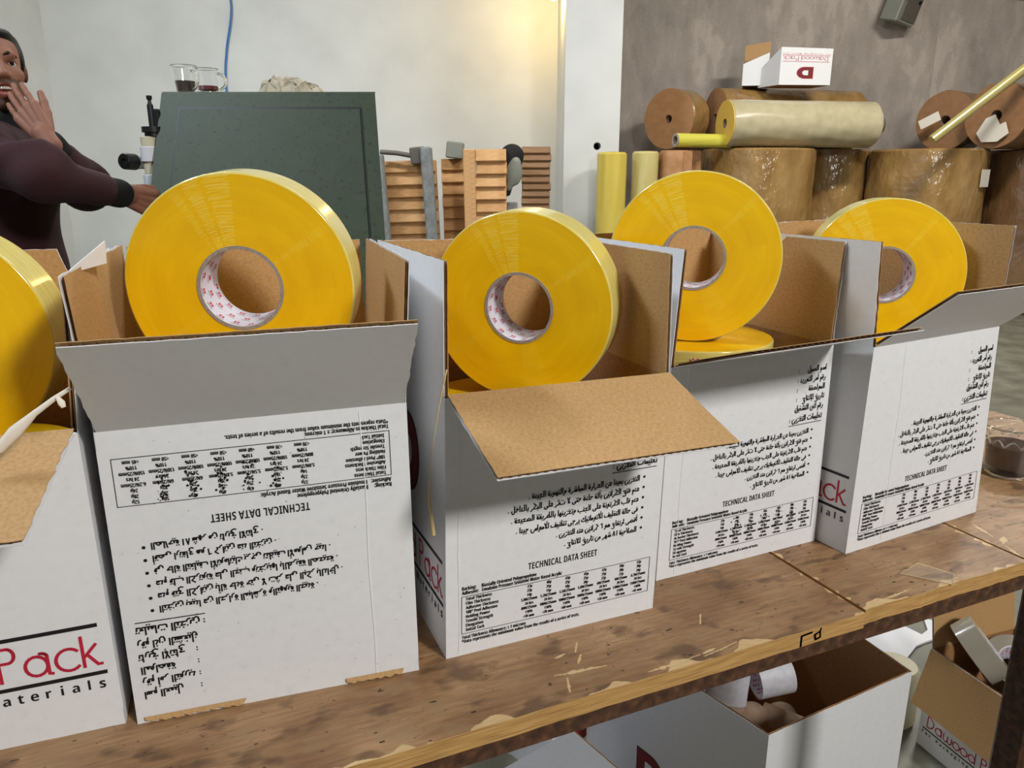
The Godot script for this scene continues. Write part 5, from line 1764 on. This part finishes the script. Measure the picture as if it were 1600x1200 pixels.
# ---------------------------------------------------------------- the bench
func bench_texture() -> ImageTexture:
	# 1.5 m along the bench by 0.36 m back from its front edge: worn brown veneer, with pale splinters where it has broken away
	var w := 2048
	var h := 640
	var im := Image.create(w, h, false, Image.FORMAT_RGB8)
	var big := noise(301, 0.006, 4)
	var grain := noise(302, 0.05, 3)
	var blot := noise(303, 0.016, 4)
	var edge := noise(304, 0.03, 3)
	var spot := noise(305, 0.11, 2)
	var fibre := noise(308, 0.35, 2)
	var scratch := noise(309, 0.012, 3)
	for y in h:
		var z := float(y) / h * 0.36
		for x in w:
			var mx := float(x) / w * 1.5 - 0.36
			var b := big.get_noise_2d(x * 0.7, y * 0.9)
			var g := grain.get_noise_2d(x * 0.16, y * 1.5) + 0.7 * fibre.get_noise_2d(x * 0.09, y * 1.3)
			var k := blot.get_noise_2d(x * 0.55, y * 0.75)
			var col := Color(0.600 + b * 0.13 + g * 0.075, 0.465 + b * 0.13 + g * 0.07, 0.325 + b * 0.12 + g * 0.06)
			if k < -0.22:
				col = col.lerp(Color(0.33, 0.235, 0.155), clampf((-0.22 - k) * 2.0, 0, 0.6))
			elif k > 0.2:
				col = col.lerp(Color(0.62, 0.51, 0.37), clampf((k - 0.2) * 2.2, 0, 0.55))
			if absf(scratch.get_noise_2d(x * 0.5, y * 1.1)) < 0.004 and b > 0.0:
				col = col.lerp(Color(0.22, 0.14, 0.09), 0.5)
			if spot.get_noise_2d(x * 0.3, y * 0.5) > 0.70:
				col = col.lerp(Color(0.20, 0.13, 0.085), 0.7)
			# veneer gone along the front edge and along the joints between boards
			var e := edge.get_noise_2d(x * 0.35, 7.0)
			var lost := z < 0.006 * (e * 3.4 + 0.10)
			for s in [[0.560, 0.16, 0.004], [0.832, 0.11, 0.010]]:
				var d: float = absf(mx - s[0] - edge.get_noise_2d(40.0, y * 0.8) * 0.012)
				if z < s[1] and d < s[2] * (edge.get_noise_2d(x * 0.5, y * 0.5 + 90.0) * 2.2 + 0.30):
					lost = true
			if lost:
				var v := 0.05 * grain.get_noise_2d(x, y * 3.0)
				col = Color(0.83 + v, 0.71 + v, 0.52 + v)
			im.set_pixel(x, y, col)
	# single splinters: middle along the bench, depth from the front edge, half length, half width, direction
	for c in [[0.232, 0.034, 0.026, 0.0045, -0.12], [0.246, 0.068, 0.008, 0.0016, 1.0], [0.225, 0.062, 0.006, 0.0028, 0.2], [0.240, 0.050, 0.007, 0.0022, 0.9], [0.212, 0.020, 0.010, 0.0024, 1.2], [0.389, 0.060, 0.009, 0.0009, 0.9], [0.362, 0.011, 0.008, 0.0042, 0.2],
		[0.375, 0.009, 0.022, 0.0020, 0.15], [0.618, 0.009, 0.026, 0.0040, 0.1], [0.855, 0.050, 0.012, 0.0075, 0.6], [0.858, 0.080, 0.018, 0.0045, 1.3], [0.838, 0.026, 0.014, 0.0030, 1.2], [0.320, 0.008, 0.030, 0.0042, 0.05], [0.700, 0.006, 0.016, 0.0022, 0.0]]:
		var steps := 60
		for q in steps:
			var f: float = q / (steps - 1.0) * 2.0 - 1.0
			var half: float = c[3] * (1.0 - f * f) * (0.6 + 1.1 * edge.get_noise_2d(q * 5.0, c[0] * 900.0))
			var px: float = (c[0] + cos(c[4]) * f * c[2] + 0.36) / 1.5 * w
			var pz: float = (c[1] + sin(c[4]) * f * c[2]) / 0.36 * h
			var n := int(maxf(1.0, half / 1.5 * w))
			im.fill_rect(Rect2i(int(px) - n / 2, int(pz) - n / 2, n + 1, n + 1).intersection(Rect2i(0, 0, w, h)), Color(0.84, 0.73, 0.54))
	for s in [[0.120, 0.021], [0.038, 0.018], [0.343, 0.013], [0.640, 0.030]]:
		im.fill_rect(Rect2i(int((s[0] + 0.36) / 1.5 * w) - 3, int(s[1] / 0.36 * h) - 1, 6, 3), Color(0.08, 0.05, 0.03))
	return ImageTexture.create_from_image(im)


func workbench() -> void:
	var at := Vector3(-0.136, 0.0, -0.506)
	var o := thing("workbench", at, "long workbench of worn brown plywood boards on a rusty steel frame, carrying the open cartons", "table")
	o.rotation_degrees.y = 23.75
	var top := mat(Color.WHITE, 0.48)
	top.albedo_texture = bench_texture()
	var nz := noise(307, 6.0, 3)
	for r in [[-0.80, 0.5575, 0.004], [0.5625, 0.829, 0.0], [0.833, 1.376, 0.002]]:
		var n := 60
		var rows := [PackedVector3Array(), PackedVector3Array()]
		var uvs := [PackedVector2Array(), PackedVector2Array()]
		var side := Geo.new()
		for q in n + 1:
			var x: float = lerpf(r[0], r[1], q / float(n))
			var jag: float = r[2] + nz.get_noise_1d(x * 6.0) * 0.0016
			rows[0].append(Vector3(x, 0.88, jag))
			rows[1].append(Vector3(x, 0.88, -0.9))  # unseen back part lengthened to block lamp light from under the bench
			uvs[0].append(Vector2((x + 0.36) / 1.5, 0.0))
			uvs[1].append(Vector2((x + 0.36) / 1.5, 0.9 / 0.36))
		for q in n:
			var a: Vector3 = rows[0][q]
			var b: Vector3 = rows[0][q + 1]
			var dn := Vector3(0, -0.018, 0)
			side.quad(a + dn, b + dn, b, a)
			side.quad(rows[1][q] + dn, rows[1][q + 1] + dn, b + dn, a + dn)
			side.quad(rows[1][q + 1] + dn, rows[1][q] + dn, rows[1][q], rows[1][q + 1])
		var l0: Vector3 = rows[0][0]
		var l1: Vector3 = rows[1][0]
		var r0: Vector3 = rows[0][n]
		var r1: Vector3 = rows[1][n]
		var dd := Vector3(0, -0.018, 0)
		side.quad(l1 + dd, l0 + dd, l0, l1)
		side.quad(r0 + dd, r1 + dd, r1, r0)
		var g := Geo.new()
		g.grid(rows, uvs)
		put("board", [g, top, side, M.ply_edge], o)
	# a marker scrawl on the front edge of the first board
	var k := make_ink()
	k.ribbon(PackedVector2Array([Vector2(0.470, -0.0165), Vector2(0.470, -0.0045), Vector2(0.483, -0.0035)]), 0.0022)
	k.ribbon(PackedVector2Array([Vector2(0.4955, -0.006), Vector2(0.4885, -0.008), Vector2(0.4900, -0.014), Vector2(0.4965, -0.013), Vector2(0.4955, -0.006), Vector2(0.4965, -0.003)]), 0.0022)
	var mk := Geo.new()
	for q in k.t:
		mk.vert(Vector3(q.x, 0.880 + q.y, 0.0046 + nz.get_noise_1d(q.x * 6.0) * 0.0016), Vector3.BACK, q)
	mk.i = PackedInt32Array(range(k.t.size()))
	put("marker_scrawl", [mk, M.ink], o)
	var rail := Geo.new()
	for z in [-0.030, -0.865]:
		rail.slab_box(Transform3D(Basis(), Vector3(0.29, 0.8445, z)), Vector3(2.14, 0.035, 0.035), 0.004)
	for x in [-0.77, 0.30, 1.345]:
		rail.slab_box(Transform3D(Basis(), Vector3(x, 0.8445, -0.447)), Vector3(0.035, 0.034, 0.80), 0.004)
	put("steel_rail", [rail, M.rust_steel], o)
	for p in [[-0.77, -0.030], [0.938, -0.030], [-0.77, -0.865], [1.345, -0.200]]:
		var leg := Geo.new()
		leg.slab_box(Transform3D(Basis(), Vector3(p[0], 0.4138, p[1])), Vector3(0.044, 0.826, 0.044), 0.005)
		put("leg", [leg, M.rust_steel], o)
	var post := Geo.new()
	post.slab_box(Transform3D(Basis(), Vector3(0.029, 0.413, -0.078)), Vector3(0.055, 0.826, 0.055), 0.004)
	put("timber_prop", [post, M.timber], o)


# ---------------------------------------------------------------- machine
func machine() -> void:
	var o := thing("packing_machine", Vector3(-0.72, 0, -2.75), "green painted steel machine cabinet with a chipped sloping door, under two glass mugs", "machine")
	var off := Vector3(0.72, 0, 2.75)
	var t1 := Vector3(-1.049, 1.571, -2.45) + off
	var t2 := Vector3(-0.410, 1.571, -2.45) + off
	var b1 := Vector3(-1.092, 0.823, -2.148) + off
	var b2 := Vector3(-0.339, 0.823, -2.148) + off
	var g := Geo.new()
	var d1 := Vector3(0.22, 0, -0.62)
	var d2 := Vector3(-0.17, 0, -0.62)
	var bk1 := Vector3(t1.x + 0.22, 0.823, t1.z - 0.62)
	var bk2 := Vector3(t2.x - 0.17, 0.823, t2.z - 0.62)
	var fl := Vector3(0, -0.822, 0)
	# rounded top front edge
	var e := Vector3(0, -0.006, 0.002)
	g.quad(b1, b2, t2 + e, t1 + e)
	g.quad(t1 + e, t2 + e, t2 + Vector3(0, 0, -0.006), t1 + Vector3(0, 0, -0.006))
	g.quad(t1 + Vector3(0, 0, -0.006), t2 + Vector3(0, 0, -0.006), t2 + d2, t1 + d1)
	g.quad(bk1, b1, t1 + e, t1 + d1)
	g.quad(b2, bk2, t2 + d2, t2 + e)
	g.quad(bk2, bk1, t1 + d1, t2 + d2)
	g.quad(b1 + fl, b2 + fl, b2, b1)
	g.quad(bk1 + fl, b1 + fl, b1, bk1)
	g.quad(b2 + fl, bk2 + fl, bk2, b2)
	g.quad(bk2 + fl, bk1 + fl, bk1, bk2)
	put("cabinet_body", [g, M.green], o)
	# the door: a raised plate with a dark gap round it
	var nn := Vector3(0, 0.3746, 0.9272)
	var i1 := Vector3(-0.989, 1.519, -2.429) + off
	var i2 := Vector3(-0.454, 1.519, -2.429) + off
	var i3 := Vector3(-0.395, 0.926, -2.190) + off
	var i4 := Vector3(-1.024, 0.926, -2.190) + off
	var gap := Geo.new()
	var mid := (i1 + i2 + i3 + i4) / 4
	var wide := []
	for p in [i4, i3, i2, i1]:
		wide.append(mid + (p - mid) * 1.022 + nn * 0.0012)
	gap.quad(wide[0], wide[1], wide[2], wide[3])
	put("door_gap", [gap, M.black], o)
	var door := Geo.new()
	var fr := []
	for p in [i4, i3, i2, i1]:
		fr.append(p + nn * 0.004)
	var rim := []
	for p in [i4, i3, i2, i1]:
		rim.append(mid + (p - mid) * 1.003 + nn * 0.0013)
	door.quad(fr[0], fr[1], fr[2], fr[3])
	for q in 4:
		door.quad(rim[q], rim[(q + 1) % 4], fr[(q + 1) % 4], fr[q])
	put("door_panel", [door, M.green], o)
	# the spindle, rollers and knob on the cabinet's left flank
	var up := Transform3D(Basis(), Vector3(-1.075, 1.445, -2.42) + off)
	g = Geo.new()
	g.lathe(PackedVector2Array([Vector2(0, 0.02), Vector2(0.009, 0.02), Vector2(0.009, 0.085), Vector2(0.006, 0.09), Vector2(0.0045, 0.098), Vector2(0.008, 0.103), Vector2(0.008, 0.112), Vector2(0, 0.112)]), 20, up)
	put("spindle", [g, M.black], o)
	g = Geo.new()
	g.lathe(PackedVector2Array([Vector2(0, -0.004), Vector2(0.024, -0.004), Vector2(0.024, 0.008), Vector2(0.031, 0.008), Vector2(0.031, 0.024), Vector2(0, 0.024)]), 28, up)
	put("clamp_collar", [g, M.black], o)
	var y := -0.004
	for s in [[0.027, 0.028, 0], [0.031, 0.045, 1], [0.025, 0.036, 0], [0.030, 0.052, 1], [0.018, 0.03, 2]]:
		g = Geo.new()
		g.lathe(PackedVector2Array([Vector2(0, y - s[1]), Vector2(s[0] - 0.002, y - s[1]), Vector2(s[0], y - s[1] + 0.002), Vector2(s[0], y - 0.002), Vector2(s[0] - 0.002, y), Vector2(0, y)]), 28, Transform3D(Basis(), up.origin + Vector3(-0.012, 0, 0)))
		put("roller", [g, [M.cream, M.plastic_white, M.steel][s[2]]], o)
		y -= s[1]
	g = Geo.new()
	g.slab_box(Transform3D(Basis(), Vector3(-1.062, 1.40, -2.44) + off), Vector3(0.022, 0.24, 0.05), 0.004)
	g.slab_box(Transform3D(Basis(), Vector3(-1.082, 1.27, -2.42) + off), Vector3(0.05, 0.03, 0.05), 0.004)
	put("mounting_plate", [g, M.black], o)
	g = Geo.new()
	g.slab_box(Transform3D(Basis(), Vector3(-1.115, 1.366, -2.43) + off), Vector3(0.09, 0.036, 0.03), 0.004)
	put("arm", [g, M.box_grey], o)
	g = Geo.new()
	var kt := Transform3D(along(Vector3(-0.35, 0.05, 1)), Vector3(-1.150, 1.369, -2.405) + off)
	g.lathe(PackedVector2Array([Vector2(0.010, -0.02), Vector2(0.024, -0.02), Vector2(0.024, 0.018), Vector2(0.021, 0.022), Vector2(0.008, 0.022), Vector2(0.007, 0.016), Vector2(0, 0.016)]), 28, kt)
	put("knob", [g, M.black], o)
	g = Geo.new()
	g.slab_box(Transform3D(Basis(), Vector3(-1.072, 1.243, -2.345) + off), Vector3(0.012, 0.028, 0.014), 0.003)
	put("switch", [g, M.red_lamp], o)
	g = Geo.new()
	g.slab_box(Transform3D(Basis(), Vector3(-1.075, 1.20, -2.36) + off), Vector3(0.02, 0.14, 0.04), 0.003)
	g.slab_box(Transform3D(Basis(), Vector3(-1.100, 1.172, -2.345) + off), Vector3(0.03, 0.018, 0.03), 0.003)
	put("switch_box", [g, M.box_grey_dark], o)


func crumpled_cloth() -> void:
	var g := Geo.new()
	var rows := []
	var uvs := []
	var nz := noise(311, 5.5, 1)
	for r in 29:
		var row := PackedVector3Array()
		var uv := PackedVector2Array()
		for q in 41:
			var a := q / 40.0 - 0.5
			var b := r / 28.0 - 0.5
			var len2 := pow(absf(a * 2), 2.4) + pow(absf(b * 2), 2.4)
			var dome: float = maxf(0.0, 1.0 - len2)
			var wr := absf(nz.get_noise_2d(a * 0.9 + b * 0.35, b * 0.45 - a * 0.25)) * 0.55 + absf(nz.get_noise_2d(a * 0.5 - b * 0.5, b * 0.9 + 5)) * 0.35
			row.append(Vector3(a * 0.20 + nz.get_noise_2d(a, b + 3) * 0.012, 0.002 + pow(dome, 0.55) * (0.022 + wr * 0.055 * (1.15 - a)), b * 0.13 + nz.get_noise_2d(a + 9, b) * 0.012))
			uv.append(Vector2(a, b))
		rows.append(row); uvs.append(uv)
	g.grid(rows, uvs, true)
	tag(put("cloth", [g, M.cloth], self, Vector3(-0.69, 1.571, -2.57)), "crumpled cream rag lying on top of the green machine", "cloth")
	var w := Geo.new()
	w.tube(PackedVector3Array([Vector3(0, 0.003, 0), Vector3(0.05, 0.004, 0.004), Vector3(0.09, 0.003, 0), Vector3(0.094, 0.006, -0.03)]), 0.0022, 6)
	tag(put("wire", [w, M.steel], self, Vector3(-0.60, 1.571, -2.52)), "short bent wire beside the crumpled rag on the green machine", "wire")


# ---------------------------------------------------------------- things along the far walls
func slat_stack(at: Vector3, wid: float, high: float, pitch: float, lean: float, m: Array, label: String, tilt := -20.0, stile := false) -> void:
	var o := thing("slatted_pallet", at, label, "pallet", "wooden pallets leaning along the white wall")
	o.rotation_degrees = Vector3(0, 0, lean)
	var n := int(high / pitch)
	for q in n:
		var g := Geo.new()
		var y := high - pitch * (q + 0.5)
		g.slab_box(Transform3D(Basis(Vector3.RIGHT, deg_to_rad(tilt)), Vector3(rng.randf_range(-0.008, 0.008) + (0.05 if stile else 0.0), y, 0)), Vector3(wid - (0.1 if stile else 0.0), pitch * 0.98, 0.035), 0.004)
		put("slat", [g, m[q % m.size()]], o)
	for s in [-1.0, 1.0]:
		var g := Geo.new()
		var wide := 0.10 if stile and s < 0 else 0.05
		g.slab_box(Transform3D(Basis(), Vector3(s * (wid / 2 - wide / 2), high / 2, -0.06 if not (stile and s < 0) else 0.0)), Vector3(wide, high, 0.07), 0.006)
		put("stringer", [g, m[0]], o)


func standing_roll(x: float, z: float, r: float, h: float, m: Material, label: String, cat: String, group: String, wob := 0.006, sd := 1) -> Node3D:
	var o := thing("film_roll", Vector3(x, 0, z), label, cat, group)
	var g := Geo.new()
	var prof := PackedVector2Array([Vector2(0.06, 0.0), Vector2(r - 0.012, 0.0), Vector2(r, 0.014)])
	for q in range(1, 12):
		prof.append(Vector2(r, h * q / 12.0))
	prof.append_array([Vector2(r, h - 0.018), Vector2(r - 0.014, h), Vector2(0.06, h - 0.004)])
	g.lathe(prof, 64, Transform3D(), 1.0, wob, sd)
	put("wrapped_roll", [g, m], o)
	var c := Geo.new()
	c.lathe(PackedVector2Array([Vector2(0.040, h - 0.2), Vector2(0.040, h + 0.004), Vector2(0.06, h + 0.004), Vector2(0.06, h - 0.2)]), 24)
	put("core", [c, M.core_brown], o)
	return o


func lying_roll(centre: Vector3, dir: Vector3, r: float, length: float, m: Material, end: Material, label: String, group: String, hole := 0.045, wob := 0.004) -> Node3D:
	# dir runs from the end that shows to the far end; centre is the middle of the end that shows
	var o := thing("film_roll", centre - Vector3(0, r, 0), label, "film roll", group)
	var t := Transform3D(along(dir), Vector3(0, r, 0))
	var g := Geo.new()
	var prof := PackedVector2Array([Vector2(r - 0.012, 0.0), Vector2(r, 0.012)])
	for q in range(1, 8):
		prof.append(Vector2(r, length * q / 8.0))
	prof.append_array([Vector2(r, length - 0.02), Vector2(r - 0.02, length), Vector2(hole, length)])
	g.lathe(prof, 56, t, 1.0, wob, int(r * 100))
	put("wrapped_roll", [g, m], o)
	var d := Geo.new()
	d.lathe(PackedVector2Array([Vector2(hole, 0.02), Vector2(hole, -0.004), Vector2(r - 0.004, -0.004), Vector2(r - 0.004, 0.004)]), 56, t)
	put("end_disc", [d, end], o)
	var c := Geo.new()
	c.lathe(PackedVector2Array([Vector2(hole - 0.001, 0.25), Vector2(hole - 0.001, 0.0)]), 28, t)
	c.lathe(PackedVector2Array([Vector2(hole, 0.24), Vector2(0, 0.24)]), 28, t)
	put("core", [c, M.core_brown], o)
	return o


func wrapped_bundle(at: Vector3, w: float, h: float, d: float, turn: float, label: String) -> void:
	var o := thing("paper_bundle", at, label, "bundle", "paper wrapped bundles by the grey wall")
	o.rotation_degrees.y = turn
	var rows := []
	var uvs := []
	var nz := noise(331, 3.0, 3)
	var prof := [[0.96, 0.0], [1.0, 0.03], [1.0, 0.35], [0.99, 0.65], [1.0, 0.93], [0.97, 0.985], [0.80, 1.0], [0.0, 1.0]]
	for p in prof:
		var row := PackedVector3Array()
		var uv := PackedVector2Array()
		for q in 49:
			var a := TAU * q / 48
			var sq: float = 1.0 / pow(pow(absf(cos(a)), 5) + pow(absf(sin(a)), 5), 0.2)
			var k: float = p[0] * sq * (1.0 + nz.get_noise_3d(cos(a) * 0.4, p[1] * h * 0.5, sin(a) * 0.4) * 0.06)
			row.append(Vector3(cos(a) * w / 2 * k, p[1] * h, -sin(a) * d / 2 * k))
			uv.append(Vector2(q / 48.0, p[1]))
		rows.append(row); uvs.append(uv)
	var g := Geo.new()
	g.grid(rows, uvs)
	put("wrapping", [g, M.disc], o)
	var f := Geo.new()
	f.slab_box(Transform3D(Basis(), Vector3(w * 0.30, h * 0.5, d / 2 + 0.004)), Vector3(w * 0.30, h * 0.99, 0.006), 0.002)
	put("paper_flap", [f, M.disc], o)


func cable(called: String, pts: Array, r: float, m: Material, label: String) -> void:
	var p := PackedVector3Array()
	for k in pts.size() - 1:
		var p0: Vector3 = pts[maxi(k - 1, 0)]
		var p3: Vector3 = pts[mini(k + 2, pts.size() - 1)]
		for q in 8:
			p.append((pts[k] as Vector3).cubic_interpolate(pts[k + 1], p0, p3, q / 8.0))
	p.append(pts[-1])
	var g := Geo.new()
	g.tube(p, r, 6)
	tag(put(called, [g, m]), label, "cable")


func quad_carton(called: String, label: String, c: Array, hei: Array, flaps: Array, group := "") -> Node3D:
	# c: four floor corners in order front left, front right, back right, back left; simple white carton, kraft inside
	var o := thing(called, c[0], label, "box", group)
	var names := ["front_panel", "right_panel", "back_panel", "left_panel"]
	var sheets := {}
	for k in 4:
		var a: Vector3 = c[k] - c[0]
		var b: Vector3 = c[(k + 1) % 4] - c[0]
		var t := (b - a).normalized()
		var n := Vector3(-t.z, 0, t.x)
		sheets[names[k]] = board(names[k], o, [a, b, b + Vector3(0, hei[(k + 1) % 4], 0), a + Vector3(0, hei[k], 0)], n, {"bulge": 0.003, "seed": 40 + k, "torn": [0, 0.0012, 0, 0], "inner": M.kraft_in_shaded})
		for f in flaps:
			if f[0] == k:
				var th := deg_to_rad(f[1])
				var dir := Vector3.UP * cos(th) + n * sin(th)
				var l := a + Vector3(0, hei[k], 0)
				var r := b + Vector3(0, hei[(k + 1) % 4], 0)
				sheets["flap%d" % k] = board(names[k].replace("panel", "flap"), o, [l, r, r + dir * f[2], l + dir * f[2]], n * cos(th) - Vector3.UP * sin(th), {"seed": 50 + k, "torn": [0.0006, 0.0008, 0.0006, 0], "inset": [0, 0, 0, 0]})
	var base := Geo.new()
	var mid: Vector3 = (c[0] + c[1] + c[2] + c[3]) / 4 - c[0]
	var fl := []
	for k in 4:
		fl.append(mid + (c[k] - c[0] - mid) * 0.96 + Vector3(0, 0.003, 0))
	base.quad(fl[0], fl[1], fl[2], fl[3])
	put("bottom_panel", [base, M.kraft_in_shaded], o)
	o.set_meta("_sheets", sheets)
	return o
